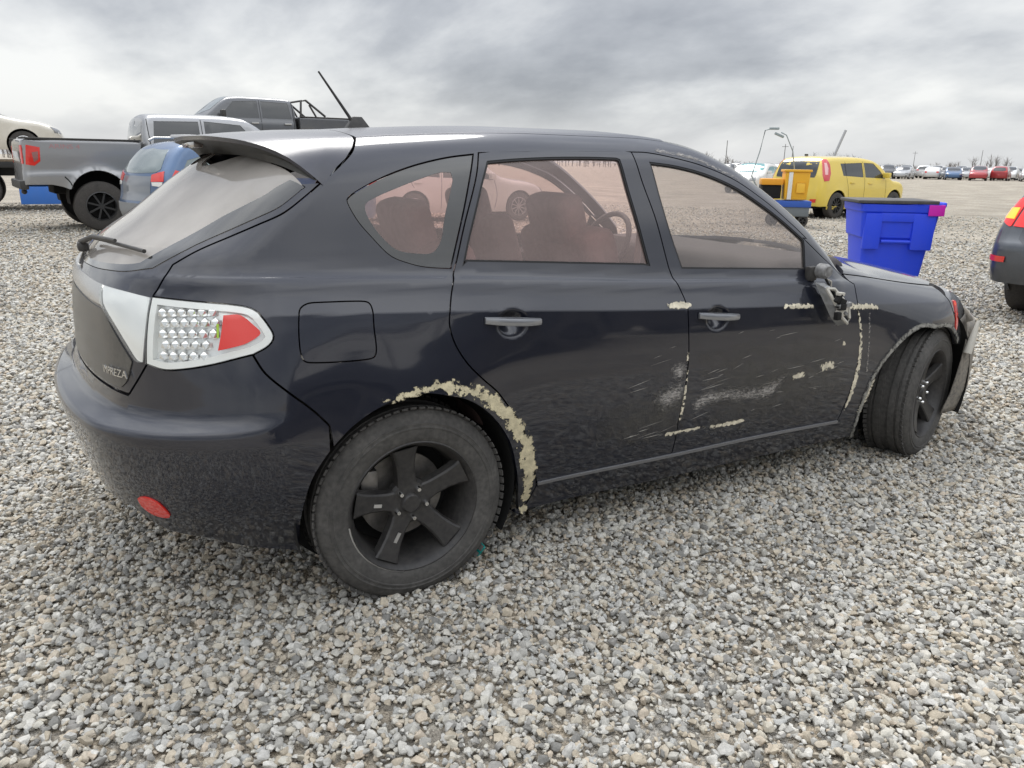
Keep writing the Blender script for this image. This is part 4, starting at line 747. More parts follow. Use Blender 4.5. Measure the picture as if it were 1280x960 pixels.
def outline(B, zs, arches, zend=None):
    Ur, Uf = B.XP-.8*math.pi/2, B.XN+.8*math.pi/2; zend = zend or zs+.08; pts = [B.zline(np.linspace(Ur, B.XP, 10), zend)[:-1]]
    lo = arches[0][0]-arches[0][2] if arches else 0; row = []
    for cx, cz, r in arches:
        a0 = math.asin(max(-1, min(1, (zs-cz)/r))); th = np.linspace(math.pi-a0, a0, 17)
        if row and False: pass
        row += [(cx+r*math.cos(t), cz+r*math.sin(t)) for t in th]
    if row: row = [(max(row[0][0]-.03, B.XP-.3), zs)]+row+[(row[-1][0]+.03, zs)]; pts.append(B.xz(row))
    last = pts[-1][-1][0]; pts.append(B.zline(np.linspace(max(last+.02, B.XN), Uf, 10), zend)); vt = .85*math.pi/2-.0015
    return ring(*pts, [[Uf, vt-.03], [B.XN, vt], [B.XP, vt], [Ur, vt-.03]])
def seam(B, pts, parent, wd=.010, uv=False):
    c = spl(pts if uv else B.xz(pts), .06); d = np.gradient(c, axis=0); n = np.stack([-d[:, 1], d[:, 0]], 1); n /= np.linalg.norm(n, axis=1, keepdims=True)
    panel('panel_gap', B, ring(c+n*wd/2, (c-n*wd/2)[::-1]), SEAM, parent, off=.0015, gap=0, flange=0, h=.06, mirror='join')
def vehicle(name, label, cat, B, paint, side_windows, screen, rear, loc, yaw, wheels, zs=.22, seams=(), lamps=(), gm=DGLASS, sill=None, handles=(), mirror=None, group=None, h=.055, extra_parts=None, wheel_kw=None, zend=None):
    t = empty(name, loc, math.radians(yaw)); tag(t, label, cat, group); holes = []; panes = []
    for w_ in side_windows: u = ring(spl(B.xz(w_+w_[:1]), .05) if False else B.xz(w_)); holes.append(u); panes.append(u)
    body = panel('body', B, outline(B, zs, B.arches, zend), paint, t, holes=holes, mirror='join', h=h, gap=0, flange=.03, hgap=0)
    for u in panes: panel('window', B, u, gm, t, off=-.008, gap=0, flange=0, h=.12, mirror='copy')
    if screen: panel('windscreen', B, ring(B.xy(screen)), gm, t, off=.004, gap=0, flange=.004, h=.1, mirror='join')
    if rear: panel('rear_window', B, ring(B.yz(rear)), gm, t, off=.004, gap=0, flange=.004, h=.1, mirror='join')
    for s in seams: seam(B, s, body)
    for li, (nm, kind, pts, m) in enumerate(lamps):
        u = {'xz': B.xz, 'yz': B.yz, 'fyz': lambda p: B.yz(p, True), 'uv': lambda p: np.array(p)}[kind](pts); panel(nm, B, ring(u), m, t, off=.006+.0025*li, gap=0, flange=.008, h=.04, mirror='copy')
    for x, z in handles:
        y = B.S(*B.xz([(x, z)]).T)[0][1]
        for s in (1, -1): box('door_handle', (x, s*(y-.012), z), (.18, .035, .03), paint, body, .008)
    if mirror:
        x, z = mirror; y = B.S(*B.xz([(x, z)]).T)[0][1]
        for s in (1, -1): box('door_mirror', (x+.03, s*(y-.10), z+.06), (.11, .20, .14), paint, t, .03)
    R, wd, xs_, y0, rm = wheels
    for x in xs_:
        for s in (-1, 1): wheel2(t, (x, s*y0, R), R, wd, rm, s > 0, **(wheel_kw or {}))
    for x, cz, r in B.arches:
        for s in (-1, 1):
            bm = bmesh.new(); lathe_bm(bm, [(r+.015, -y0-.06), (r+.015, -y0+.35), (.001, -y0+.35)], 28); bmesh.ops.delete(bm, geom=[v_ for v_ in bm.verts if v_.co.z < -.25*r and v_.co.y < -y0+.3], context='VERTS'); o = frombm('wheel_housing', bm, DARK, t, True, 40); o.location = (x, 0, cz)
            if s > 0: o.scale = (1, -1, 1)
    x0, x1 = min(xs_), max(xs_); box('underbody', ((x0+x1)/2, 0, zs+.12), (x1-x0+1.0, 1.25, .22), DARK, t, .05); return t, body
QN = ([.15, .3, .5, .75, .95, 1.1, 1.3, 1.5, 1.7, 1.9], [-.06, -.025, -.005, 0, -.02, -.05, -.11, -.18, -.25, -.33])
def Pn(w, x0, x1): return ([x0, x0+.3, (x0+x1)/2, x1-.5, x1-.15, x1], [w-.06, w-.015, w, w-.02, w-.09, w-.16])
# wagon / SUV
def suv_body(w=.90, up=0., tuck=0.):
    tk = tuck*np.array([0, 0, 0, 0, .25, .8, 1, 1, 1, 1])
    return Body(Pn(w, -1.0, 3.75), (np.array(QN[0])+up, np.array(QN[1])-.5*tuck*np.array([0, 0, 0, 0, .5, 1, 1, 1, 1, 1])), ([-1.1, -.7, -.2, .8, 1.6, 1.95, 2.35, 2.7, 3.2, 3.6, 3.75], np.array([1.45, 1.56, 1.62, 1.66, 1.63, 1.53, 1.26, 1.09, 1.0, .88, .7])+up),
        (np.array([.2, .35, .5, .62, .75, .95, 1.08, 1.3, 1.5, 1.62])+up, np.array([-.86, -.95, -1.0, -1.0, -.96, -.94, -.90, -.75, -.58, -.45])+tk), ([.2, .4, .7, .85, 1.0, 1.2], [3.62, 3.72, 3.72, 3.64, 3.4, 3.0]), ((0, .38+up, .39), (2.74, .38+up, .39)), XP=.2, XN=2.7, ZC=.85+up)
def SUVW(u=0): return dict(side_windows=[[(-.52, 1.12+u), (.28, 1.06+u), (.30, 1.44+u), (-.05, 1.42+u), (-.38, 1.32+u)], [(.36, 1.06+u), (1.16, 1.03+u), (1.14, 1.47+u), (.37, 1.45+u)], [(1.24, 1.03+u), (2.18, 1.02+u), (1.95, 1.22+u), (1.62, 1.43+u), (1.23, 1.475+u)]], screen=[(1.72, -.002), (1.70, -.52), (2.28, -.70), (2.55, -.35), (2.6, -.002)], rear=[(-.002, 1.50+u), (-.50, 1.48+u), (-.66, 1.17+u), (-.58, 1.12+u), (-.002, 1.10+u)],
    seams=[[(.32, 1.5+u), (.30, 1.05+u), (.36, .85+u), (.48, .5+u), (.5, .3+u)], [(1.2, 1.5+u), (1.2, 1.05+u), (1.22, .5+u), (1.2, .3+u)], [(2.2, 1.0+u), (2.25, .6+u), (2.2, .3+u)], [(-.72, .62+u), (-.45, .66+u), (-.35, .62+u)]], handles=[(.55, .92+u), (1.42, .90+u)], mirror=(2.05, 1.05+u))
BLUE = mat('sky_blue_paint', (.065, .13, .25), .35, .45, 1, dust=.05); GREYD = mat('slate_paint', (.075, .085, .10), .4, .6, 1, dust=.05)
U = .06
t, b = vehicle('estate_car', 'light blue estate car, grey reflection painted on its tailgate, parked behind the dark hatchback', 'car', suv_body(.90, U), BLUE, loc=(1.05, 10.9, 0), yaw=19, wheels=(.35, .22, (0, 2.74), .78, RIM2), gm=LGLASS, **SUVW(U),
    lamps=[('tail_lamp', 'xz', [(-.62, 1.16+U), (-.42, 1.10+U), (-.55, .98+U), (-.75, .96+U)], REDL), ('tail_lamp', 'yz', [(-.5, 1.08+U), (-.74, 1.14+U), (-.78, .98+U), (-.52, .97+U)], REDL), ('reverse_lamp', 'yz', [(-.54, .965+U), (-.77, .97+U), (-.76, .90+U), (-.56, .91+U)], WHITEL)])
t.scale = (.93, .93, .93); bb = suv_body(.90, U)
panel('grey_bumper', bb, ring(bb.zline(np.linspace(bb.XP-.8*math.pi/2, -.25, 14), .34+U), bb.zline(np.linspace(-.25, bb.XP-.8*math.pi/2, 14), .62+U)), mat('grey_cladding', (.22, .23, .24), .5), t, off=.01, mirror='join', gap=0, h=.06)
panel('tailgate_reflection', bb, ring(bb.yz([(-.002, 1.06+U), (-.5, 1.06+U), (-.5, .66+U), (-.002, .66+U)])), mat('reflection_grey', (.20, .22, .25), .3, .5, 1), t, off=.004, mirror='join', gap=0, h=.06)  # grey panel paints a reflection over the blue tailgate
for s in (-1, 1): tube('roof_rail', [(-.35, s*.60, 1.63+U), (-.25, s*.60, 1.68+U), (1.2, s*.60, 1.71+U), (1.35, s*.60, 1.66+U)], .022, SILVER, t)
box('roof_box', (.1, -.25, 1.70+U), (.7, .5, .05), mat('pale_rack', (.6, .6, .6), .5), t, .015)
# dark SUV at the right edge, lamps lit
LITR = mat('lit_red_lamp', (.7, .02, .02), .2, coat=1, emit=(1, .03, .02, .22)); LITA = mat('lit_amber_lamp', (.9, .35, .03), .2, coat=1, emit=(1, .45, .03, .6))
t, b = vehicle('sport_utility_car', 'dark grey sport utility car with lit tail lamps cut off by the right edge', 'car', suv_body(.92, .02, .12), GREYD, loc=(7.38, .285, 0), yaw=5.7, wheels=(.35, .23, (0, 2.74), .80, RIM2), **SUVW(.02),
    lamps=[('tail_lamp', 'uv', [(-.45, .155), (-.545, .19), (-.545, -.01), (-.535, -.015), (-.43, .02), (-.43, .10)], LITR), ('tail_lamp', 'uv', [(-.56, .19), (-.70, .20), (-.70, -.02), (-.56, -.012)], LITR), ('indicator', 'uv', [(-.445, .095), (-.53, .100), (-.54, .03), (-.445, .03)], LITA), ('reflector', 'uv', [(-.50, -.17), (-.61, -.175), (-.61, -.205), (-.50, -.20)], REDL)], zend=.36)
b2 = suv_body(.92, .02, .12); panel('tailgate', b2, ring(b2.yz([(-.002, 1.07), (-.62, 1.06), (-.64, .75), (-.50, .66), (-.002, .64)])), mat('tailgate_dark', (.05, .055, .065), .3, .5, 1), t, off=.004, gap=0, mirror='join', h=.06)
tube('exhaust', [(-.9, .45, .30), (-.6, .45, .32)], .04, STEEL, t); box('rear_axle', (0, 0, .33), (.12, 1.3, .12), DARK, t, .03)
vehicle('sport_utility_car', 'black sport utility car added unseen behind the viewer for the dark reflection in the doors', 'car', suv_body(.93, .08), mat('black_paint', (.012, .012, .014), .3, 0, 1), loc=(1.2, -6.6, 0), yaw=2, wheels=(.37, .23, (0, 2.74), .80, RIMD), **SUVW(.08))  # added out of view so the doors mirror something dark
vehicle('sport_utility_car', 'charcoal sport utility car added unseen behind the viewer to darken the front door reflection', 'car', suv_body(.93, .08), mat('charcoal_paint', (.02, .021, .023), .3, 0, 1), loc=(6.9, -6.9, 0), yaw=-3, wheels=(.37, .23, (0, 2.74), .80, RIMD), **SUVW(.08))  # second added car, carries the dark reflection on to the front door
# boxy yellow hatch
YEL = mat('yellow_paint', (.76, .57, .07), .4, 0, 1, dust=.06)
SB = Body(Pn(.89, -.80, 3.4), QN, ([-.9, -.6, 0, .9, 1.6, 1.9, 2.25, 2.5, 3.0, 3.25, 3.4], [1.50, 1.55, 1.60, 1.61, 1.56, 1.47, 1.22, 1.06, .99, .88, .7]), ([.2, .35, .55, .7, .85, 1.05, 1.25, 1.45, 1.6], [-.66, -.74, -.78, -.77, -.75, -.72, -.65, -.57, -.47]), ([.2, .4, .7, .9, 1.05, 1.2], [3.28, 3.38, 3.38, 3.26, 3.0, 2.7]), ((0, .36, .38), (2.57, .36, .38)), XP=.2, XN=2.45, ZC=.85, kt=.09)
t, b = vehicle('boxy_hatchback', 'boxy yellow hatchback with black tinted rear window and tall tail lamps', 'car', SB, YEL, loc=(17.0, 11.85, 0), yaw=3, wheels=(.34, .22, (0, 2.57), .79, RIMD), zs=.24,
    side_windows=[[(.22, 1.10), (1.10, 1.06), (1.10, 1.44), (.16, 1.41)], [(1.18, 1.06), (2.10, 1.03), (1.88, 1.24), (1.62, 1.43), (1.18, 1.44)]], screen=[(1.70, -.002), (1.68, -.5), (2.2, -.68), (2.38, -.35), (2.42, -.002)], rear=[(-.002, 1.47), (-.58, 1.45), (-.62, 1.10), (-.60, 1.05), (-.002, 1.05)],
    seams=[[(.36, 1.46), (.36, 1.05), (.42, .8), (.52, .35)], [(1.14, 1.47), (1.14, .35)], [(2.12, 1.0), (2.15, .4)]], handles=[(.6, .92), (1.4, .90)], mirror=(1.98, 1.06), lamps=[('tail_lamp', 'uv', [(-.46, .56), (-.35, .56), (-.26, .45), (-.24, .27), (-.28, .10), (-.39, .08), (-.43, .20)], mat('pink_red_lamp', (.60, .05, .06), .2, coat=1)), ('lamp_core', 'uv', [(-.41, .46), (-.355, .46), (-.315, .36), (-.32, .22), (-.38, .21)], mat('pale_pink_lens', (.8, .45, .45), .2, coat=1)), ('reflector', 'yz', [(-.58, .50), (-.74, .51), (-.72, .42), (-.58, .42)], REDL)])
box('roof_antenna', (-.3, 0, 1.62), (.1, .05, .05), BLACKP, t, .01)
# white saloons
def sedan_body(): return Body(Pn(.88, -.92, 3.55), QN, ([-1, -.8, -.55, -.2, .25, .9, 1.4, 1.75, 2.2, 2.55, 3.1, 3.45, 3.6], [.95, 1.06, 1.12, 1.30, 1.42, 1.465, 1.44, 1.32, 1.05, .97, .90, .78, .6]), ([.2, .35, .55, .8, 1.0, 1.2], [-.8, -.9, -.95, -.92, -.88, -.7]), ([.2, .4, .65, .8, .95, 1.1], [3.45, 3.55, 3.55, 3.42, 3.1, 2.8]), ((0, .335, .365), (2.65, .335, .365)), XP=.2, XN=2.55, ZC=.75, crown=.05)
def sedan(label, paint, loc, yaw, rm=RIM2, group=None, gm=DGLASS, name='saloon_car', h=.06):
    return vehicle(name, label, 'car', sedan_body(), paint, loc=loc, yaw=yaw, wheels=(.325, .21, (0, 2.65), .77, rm), zs=.21, group=group, gm=gm, h=h,
        side_windows=[[(-.12, 1.04), (.62, .97), (.64, 1.27), (.30, 1.26), (.02, 1.18)], [(.70, .97), (1.98, .93), (1.72, 1.13), (1.45, 1.26), (1.05, 1.29), (.71, 1.28)]], screen=[(1.45, -.002), (1.42, -.5), (2.05, -.66), (2.3, -.35), (2.36, -.002)], rear=None, seams=[[(.66, 1.3), (.66, .95), (.64, .3)], [(1.98, .92), (2.05, .6), (2.0, .3)], [(-.1, .95), (.0, .75)]], handles=[(.1, .86), (.95, .84)], mirror=(1.85, .95),
        lamps=[('headlamp', 'fyz', [(-.50, .60), (-.50, .72), (-.74, .76), (-.76, .62)], mat('saloon_headlamp', (.25, .25, .25), .1, .4, 1)), ('tail_lamp', 'yz', [(-.48, .92), (-.72, .95), (-.74, .76), (-.5, .76)], REDL), ('fog_lamp', 'fyz', [(-.55, .33), (-.55, .42), (-.70, .43), (-.70, .34)], DGLASS)])
WHITE = mat('white_paint', (.72, .70, .66), .35, 0, 1, dust=.08, dcol=(.45, .42, .37)); CREAM = mat('pearl_white_paint', (.70, .66, .57), .35, 0, 1, dust=.08)
ts, _ = sedan('white saloon seen through the tinted windows of the dark hatchback', WHITE, (5.9, 13.95, 0), 0)
tw, _ = sedan('pearl white car raised on a flatbed trailer at the far left edge', CREAM, (-4.0, 20.85, 1.22), 0, mat('bright_alloy', (.7, .7, .7), .3, .7))
# flatbed trailers under the raised vehicles
def trailer(label, loc, yaw, ln=7.5):
    t = empty('flatbed_trailer', loc, math.radians(yaw)); tag(t, label, 'trailer', 'flatbed trailers carrying vehicles'); SB_ = mat('trailer_blue', (.03, .16, .55), .45, dust=.06); BK = mat('trailer_black', (.02, .02, .02), .6)
    for i in range(12): box('deck_plank', (-2.2+ln*(i+.5)/12, 0, 1.17), (ln/12-.012, 2.3, .05), mat('deck_wood', (.16, .12, .08), .8, var=.3, vscale=12), t, .005)
    for s in (-1, 1):
        box('side_beam', (-2.2+ln/2, s*1.14, 1.08), (ln, .06, .14), BK, t, .01); box('frame_beam', (-2.2+ln/2, s*.45, .95), (ln, .10, .28), BK, t, .01)
        for x in (.2, 1.25): wheel2(t, (x, s*.95, .5), .5, .3, RIMD, s > 0, 8)
        box('side_skirt', (3.2, s*1.10, .36), (2.2, .05, .42), SB_, t, .01); box('mud_flap', (-.5, s*.95, .55), (.03, .5, .6), BK, t, .004)
        for k, m in ((0, REDL), (.16, AMBL), (.32, mat('green_lens', (.02, .30, .16), .3, coat=1))): box('marker_lamp', (4.85-k*.6, s*1.15, .92-k*.6), (.16, .06, .10), m, t, .01)
        tube('landing_leg', [(4.4, s*.7, 1.0), (4.4, s*.7, .03)], .06, BK, t, 10)
    box('head_board', (-2.2+ln, 0, 1.25), (.06, 2.3, .2), SB_, t, .01); box('tail_beam', (-2.25, 0, 1.02), (.08, 2.3, .25), BK, t, .01); return t
trailer('flatbed trailer with blue skirts under the raised pearl white car', (-3.7, 20.85, 0), 0); trailer('flatbed trailer under the raised dark grey pickup', (6.9, 23.2, 0), 184, 8.2)
# pickups
def pickup(label, paint, loc, yaw, sc_, lift, rm, gm, R=.43, deco=None, rack=False):
    t = empty('pickup_truck', loc, math.radians(yaw)); t.scale = (sc_,)*3; tag(t, label, 'pickup'); u = lift
    q = (np.array([.3, .5, .7, .95, 1.15, 1.25, 1.4, 1.6, 1.8, 2.0])+u, [-.06, -.02, 0, 0, -.02, -.06, -.10, -.16, -.22, -.30])
    cabB = Body(([.8, 1.0, 2.5, 3.9, 4.4, 4.75], [.93, .965, .98, .97, .93, .86]), q, ([.7, .95, 1.3, 2.4, 2.85, 3.1, 3.5, 3.75, 4.3, 4.6, 4.75], np.array([1.86, 1.90, 1.93, 1.94, 1.91, 1.80, 1.50, 1.33, 1.25, 1.15, .9])+u), (np.array([.3, .6, 1.2, 1.35, 1.8, 2.0])+u, [.86, .86, .86, .86, .93, 1.0]), (np.array([.3, .5, 1.0, 1.15, 1.3])+u, [4.62, 4.72, 4.72, 4.60, 4.2]), ((3.68, .45+u*.6, .50),), XP=1.2, XN=3.4, ZC=1.1+u, kr=.12, rc=.03, crown=.06)
    cab = panel('cab', cabB, outline(cabB, .48+u, cabB.arches), paint, t, mirror='join', h=.06, gap=0, flange=.03, hgap=0, holes=[ring(cabB.xz(w_)) for w_ in ([(1.05, 1.30+u), (1.95, 1.29+u), (1.95, 1.78+u), (1.12, 1.76+u)], [(2.05, 1.29+u), (3.22, 1.27+u), (3.05, 1.45+u), (2.78, 1.74+u), (2.06, 1.79+u)])])
    for w_ in ([(1.05, 1.30+u), (1.95, 1.29+u), (1.95, 1.78+u), (1.12, 1.76+u)], [(2.05, 1.29+u), (3.22, 1.27+u), (3.05, 1.45+u), (2.78, 1.74+u), (2.06, 1.79+u)]): panel('window', cabB, ring(cabB.xz(w_)), gm, cab, off=-.008, gap=0, flange=0, h=.15, mirror='copy')
    panel('windscreen', cabB, ring(cabB.xy([(2.92, -.002), (2.90, -.55), (3.42, -.72), (3.62, -.35), (3.66, -.002)])), LGLASS, cab, off=.004, gap=0, flange=.004, h=.12, mirror='join'); panel('rear_window', cabB, ring(cabB.yz([(-.002, 1.78+u), (-.58, 1.76+u), (-.66, 1.38+u), (-.002, 1.37+u)])), gm, cab, off=.004, gap=0, flange=.004, h=.12, mirror='join')
    for sm in ([(1.0, 1.8+u), (1.0, 1.25+u), (1.0, .55+u)], [(2.0, 1.82+u), (2.0, 1.25+u), (2.0, .52+u)], [(3.22, 1.25+u), (3.2, .9+u), (3.1, .52+u)]): seam(cabB, sm, cab, .014)
    for x, s in ((1.2, 1), (1.2, -1), (2.2, 1), (2.2, -1)): box('door_handle', (x, s*.985, 1.15+u), (.22, .04, .05), mat('handle_silver', (.5, .5, .5), .3, .6), cab, .01)
    for s in (-1, 1): box('door_mirror', (3.15, s*1.10, 1.36+u), (.14, .22, .24), BLACKP, t, .04)
    bedB = Body(([-1.3, -1.1, 0, .85], [.955, .975, .98, .98]), (np.array([.3, .5, .75, .82, 1.1, 1.38, 1.5])+u, [-.05, -.015, .004, -.010, -.004, -.012, -.03]), ([-1.4, .9], [1.385+u, 1.385+u]), (np.array([.3, .5, .9, 1.3, 1.45])+u, [-1.22, -1.25, -1.22, -1.21, -1.20]), ([.3, 2.], [.82, .82]), ((0, .45+u*.6, .50),), XP=-.6, XN=.5, ZC=.95+u, kt=.03, kr=.10, kf=.03, rc=.03, fc=.0, crown=0., amp=.05)
    bed = panel('bed', bedB, outline(bedB, .50+u, bedB.arches), paint, t, mirror='join', h=.06, gap=0, flange=.03)
    for s in (-1, 1): box('bed_rail_cap', (-.19, s*.94, 1.385+u), (2.0, .08, .03), BLACKP, bed, .008)
    panel('tail_lamp', bedB, ring(bedB.xz([(-1.09, 1.27+u), (-.88, 1.23+u), (-.90, .99+u), (-1.0, .91+u), (-1.13, .93+u)])), REDL, bed, off=.006, gap=0, flange=.01, h=.05, mirror='copy'); panel('lamp_core', bedB, ring(bedB.xz([(-1.02, 1.14+u), (-.92, 1.16+u), (-.93, 1.02+u), (-1.0, .97+u)])), mat('smoky_lens', (.28, .12, .11), .2, coat=1), bed, off=.009, gap=0, flange=.01, h=.05, mirror='copy')
    panel('tail_lamp', bedB, ring(bedB.yz([(-.80, 1.26+u), (-.93, 1.26+u), (-.93, .94+u), (-.80, .94+u)])), REDL, bed, off=.006, gap=0, flange=.01, h=.05, mirror='copy')
    seam(bedB, [(-.55, .72+u), (-.47, .62+u), (-.44, .51+u)], bed, .02)
    box('rear_bumper', (-1.20, 0, .57+u), (.14, 1.86, .16), BLACKP, t, .03); lathe('tow_ball', [(.001, -.05), (.04, -.03), (.05, 0), (.04, .03), (.001, .05)], BLACKP, t, 12).location = (-1.18, -.45, .44+u)
    for x in (0, 3.68):
        for s in (-1, 1): wheel2(t, (x, s*.86, R), R, .30, rm, s > 0, 8, rr=.60)
    for x in (0, 3.68):
        for s in (-1, 1):
            bm = bmesh.new(); lathe_bm(bm, [(.52, -.95), (.52, -.5), (.001, -.5)], 28); bmesh.ops.delete(bm, geom=[v_ for v_ in bm.verts if v_.co.z < -.12 and v_.co.y < -.55], context='VERTS'); o = frombm('wheel_housing', bm, DARK, t, True, 40); o.location = (x, 0, .45+u*.6)
            if s > 0: o.scale = (1, -1, 1)
    box('chassis', (1.9, 0, .52+u), (5.2, .9, .25), DARK, t, .03); tube('rear_axle', [(0, -.8, R), (0, .8, R)], .07, DARK, t, 10)
    if deco:
        me = text_mesh(deco, 1.); W0 = max(p.co.x for p in me.vertices)
        co_ = np.array([p.co[:] for p in me.vertices]); q_ = bedB.xz(np.stack([-.74+.50*co_[:, 0]/W0, 1.215+u+co_[:, 1]*.11], 1)); q_ = bedB.S(q_[:, 0], q_[:, 1])
        for p, c in zip(me.vertices, q_): p.co = (c[0], c[1]-.003-p.co.z*.03, c[2])
        link('lettering', me, mat('faded_red_decal', (.42, .22, .23), .5), bed)
    if rack:
        for s in (-1, 1):
            tube('sports_bar', [(.75, s*.86, 1.40+u), (.70, s*.80, 1.85+u), (.55, s*.80, 1.88+u), (-.05, s*.86, 1.42+u)], .035, BLACKP, t, 8); tube('sports_bar', [(.45, s*.82, 1.75+u), (.25, s*.85, 1.40+u)], .03, BLACKP, t, 8)
        tube('sports_bar', [(.68, -.80, 1.86+u), (.68, .80, 1.86+u)], .03, BLACKP, t, 8)
    return t
SILV = mat('silver_grey_paint', (.33, .335, .345), .35, .7, 1, dust=.08); GRAYP = mat('gunmetal_paint', (.10, .105, .115), .35, .7, 1, dust=.06)
pickup('lifted silver pickup with faded red lettering on its bed side', SILV, (-.24, 14.2, 0), 6, .96, .28, RIMD, DGLASS, .46, 'ARINS 4')
pickup('dark grey crew-cab pickup raised on a trailer, with black sports bar', GRAYP, (6.75, 23.25, 1.18), 184, 1., 0., RIMD, DGLASS, .40, None, True)
# ------------------------------------------------------------------ blue refuse cart
BINB = mat('cobalt_plastic', (.010, .06, .80), .42, bump=.05, bscale=90, dust=.05); BINLID = mat('grey_lid', (.035, .035, .04), .5, dust=.15)
def cart(label, loc, rz):
    t = empty('refuse_cart', loc, math.radians(rz)); t.scale = (.76, .80, 1.0); tag(t, label, 'bin'); bm = bmesh.new(); lv = []
    for z, hx, hy, o in ((.10, .36, .30, 0), (.55, .415, .345, 0), (.64, .43, .355, 0), (.66, .455, .375, 0), (.90, .485, .40, 0), (.915, .505, .42, 0), (.985, .515, .43, 0)):
        r = .05; pts_ = []
        for cx, cy, a0 in ((1, 1, 0), (-1, 1, 90), (-1, -1, 180), (1, -1, 270)):
            for k in range(4): a = math.radians(a0+k*30); pts_.append(bm.verts.new((cx*(hx-r)+r*math.cos(a), cy*(hy-r)+r*math.sin(a), z)))
        lv.append(pts_)
    for a, b_ in zip(lv, lv[1:]):
        for k in range(16): bm.faces.new((a[k], a[(k+1) % 16], b_[(k+1) % 16], b_[k]))
    bm.faces.new(lv[0]); body = frombm('bin_body', bm, BINB, t, True, 30)
    # raised shoulders round a recessed grab bar on the front (-y) side
    for x, wd in ((-.33, .22), (.30, .28)): box('front_rib', (x, -.375, .72), (wd, .09, .36), BINB, body, .02, taper=(.95, .8))
    box('front_rib', (0, -.372, .86), (.5, .085, .09), BINB, body, .015); tube('grab_bar', [(-.2, -.385, .62), (.2, -.385, .62)], .018, BINB, body)
    box('base_pocket', (0, -.315, .22), (.28, .04, .07), DARK, body, .01)
    bm = bmesh.new(); box_bm(bm, (-.06, 0, 1.008), (1.00, .88, .032), .012)
    for v_ in bm.verts:
        if v_.co.z > 1.015: v_.co.z += .028*(1-(v_.co.x/.55)**2)*(1-(v_.co.y/.5)**2)
    frombm('lid', bm, BINLID, t, True, 40); box('handle_bar', (.56, 0, .985), (.05, .62, .05), BINB, t, .02)
    for s in (-1, 1): box('handle_arm', (.52, s*.30, .975), (.10, .05, .05), BINB, t, .015); wheel2(t, (.30, s*.33, .13), .13, .06, BLACKP, s > 0, 5)
    box('magenta_tape', (.415, -.435, .935), (.19, .014, .105), mat('magenta_tape', (.60, .01, .42), .5), body, .004); box('magenta_tape', (.513, -.345, .935), (.014, .17, .105), MATS['magenta_tape'], body, .004); return t
cart('blue wheeled refuse cart with grey lid and magenta tape', (6.62, 2.22, 0), -38)
# ------------------------------------------------------------------ yellow lighting cart with two bent lamp poles
YC = mat('cart_yellow', (.80, .42, .015), .45, dust=.05)
t = empty('lighting_cart', (13.75, 9.75, 0), math.radians(-40)); t.scale = (.88, .88, 1.0); tag(t, 'yellow lighting cart on blue frame with two bent lamp poles', 'cart')
c_ = box('cabinet', (.15, 0, .90), (.62, .6, .62), YC, t, .04, taper=(.9, .9)); box('white_stripe', (-.02, -.305, .90), (.10, .012, .60), WHITEL, c_, .003); box('hatch_plate', (.25, -.305, .86), (.22, .014, .22), mat('cart_amber', (.85, .50, .05), .4), c_, .02); box('cabinet_lid', (.15, 0, 1.23), (.68, .66, .05), YC, c_, .015)
box('engine_cover', (-.45, 0, .98), (.55, .5, .14), mat('cart_orange', (.75, .33, .02), .45), t, .03); box('engine', (-.45, 0, .76), (.48, .42, .30), DARK, t, .03); box('frame', (-.02, 0, .50), (1.15, .62, .14), mat('cart_blue', (.03, .10, .42), .5), t, .015); box('tank', (.05, 0, .33), (.95, .56, .22), mat('cart_grey', (.16, .18, .19), .6), t, .03)
for x in (-.35, .40):
    for s in (-1, 1): wheel2(t, (x, s*.22, .13), .13, .08, RIMD, s > 0, 5)
POLE = mat('pole_grey', (.28, .33, .34), .5)
for pts_, hd in (([(-.95, .1, 1.1), (-.80, .1, 1.65), (-.72, .1, 2.10), (-.55, .1, 2.14)], (-.50, .1, 2.14)), ([(.12, .1, 1.2), (.02, .1, 1.65), (-.18, .1, 2.0), (-.32, .1, 2.06)], (-.36, .1, 2.0))):
    p_ = tube('lamp_pole', pts_, .014, POLE, t, 6); box('lamp_head', hd, (.24, .12, .05), POLE, p_, .01, Matrix.Rotation(.35 if hd[0] > -.45 else 0, 4, 'Y').to_quaternion())
tube('outrigger', [(-.95, .1, 1.1), (-.6, .1, .55)], .02, POLE, t, 6)
# ------------------------------------------------------------------ far rows of parked cars, poles, trees
PAL = [('white', (.68, .68, .67)), ('silver', (.42, .43, .44)), ('grey', (.18, .19, .20)), ('black', (.02, .02, .022)), ('blue', (.05, .12, .25)), ('red', (.38, .03, .035)), ('teal', (.05, .22, .22)), ('tan', (.38, .33, .26))]
FARP = [mat('far_paint_'+n, c, .35, .2, 1) for n, c in PAL]
proto_s = sedan('x', FARP[0], (0, 0, 0), 0, h=.14)[0]; proto_u = vehicle('sport_utility_car', 'x', 'car', suv_body(), FARP[0], loc=(0, 0, 0), yaw=0, wheels=(.35, .22, (0, 2.74), .78, RIM2), h=.14, lamps=[('tail_lamp', 'yz', [(-.5, 1.08), (-.74, 1.14), (-.78, .98), (-.52, .97)], REDL)], **SUVW())[0]
used = set(); base = np.array([91.8, 52.3]); along = np.array([.49, -.872]); FARV = {}
NTH = ['first', 'second', 'third', 'fourth', 'fifth', 'sixth', 'seventh', 'eighth', 'ninth', 'tenth', 'eleventh', 'twelfth', 'thirteenth', 'fourteenth', 'fifteenth', 'sixteenth', 'seventeenth', 'eighteenth', 'nineteenth', 'twentieth']
front = [0, 3, 1, 3, 1, 2, 0, 2, 3, 3, 1, 0, 4, 5, 5, 1, 0, 2]; back = [1, 0, 0, 2, 0, 1, 3, 0, 1, 0, 0, 2, 1, 0, 0, 3]
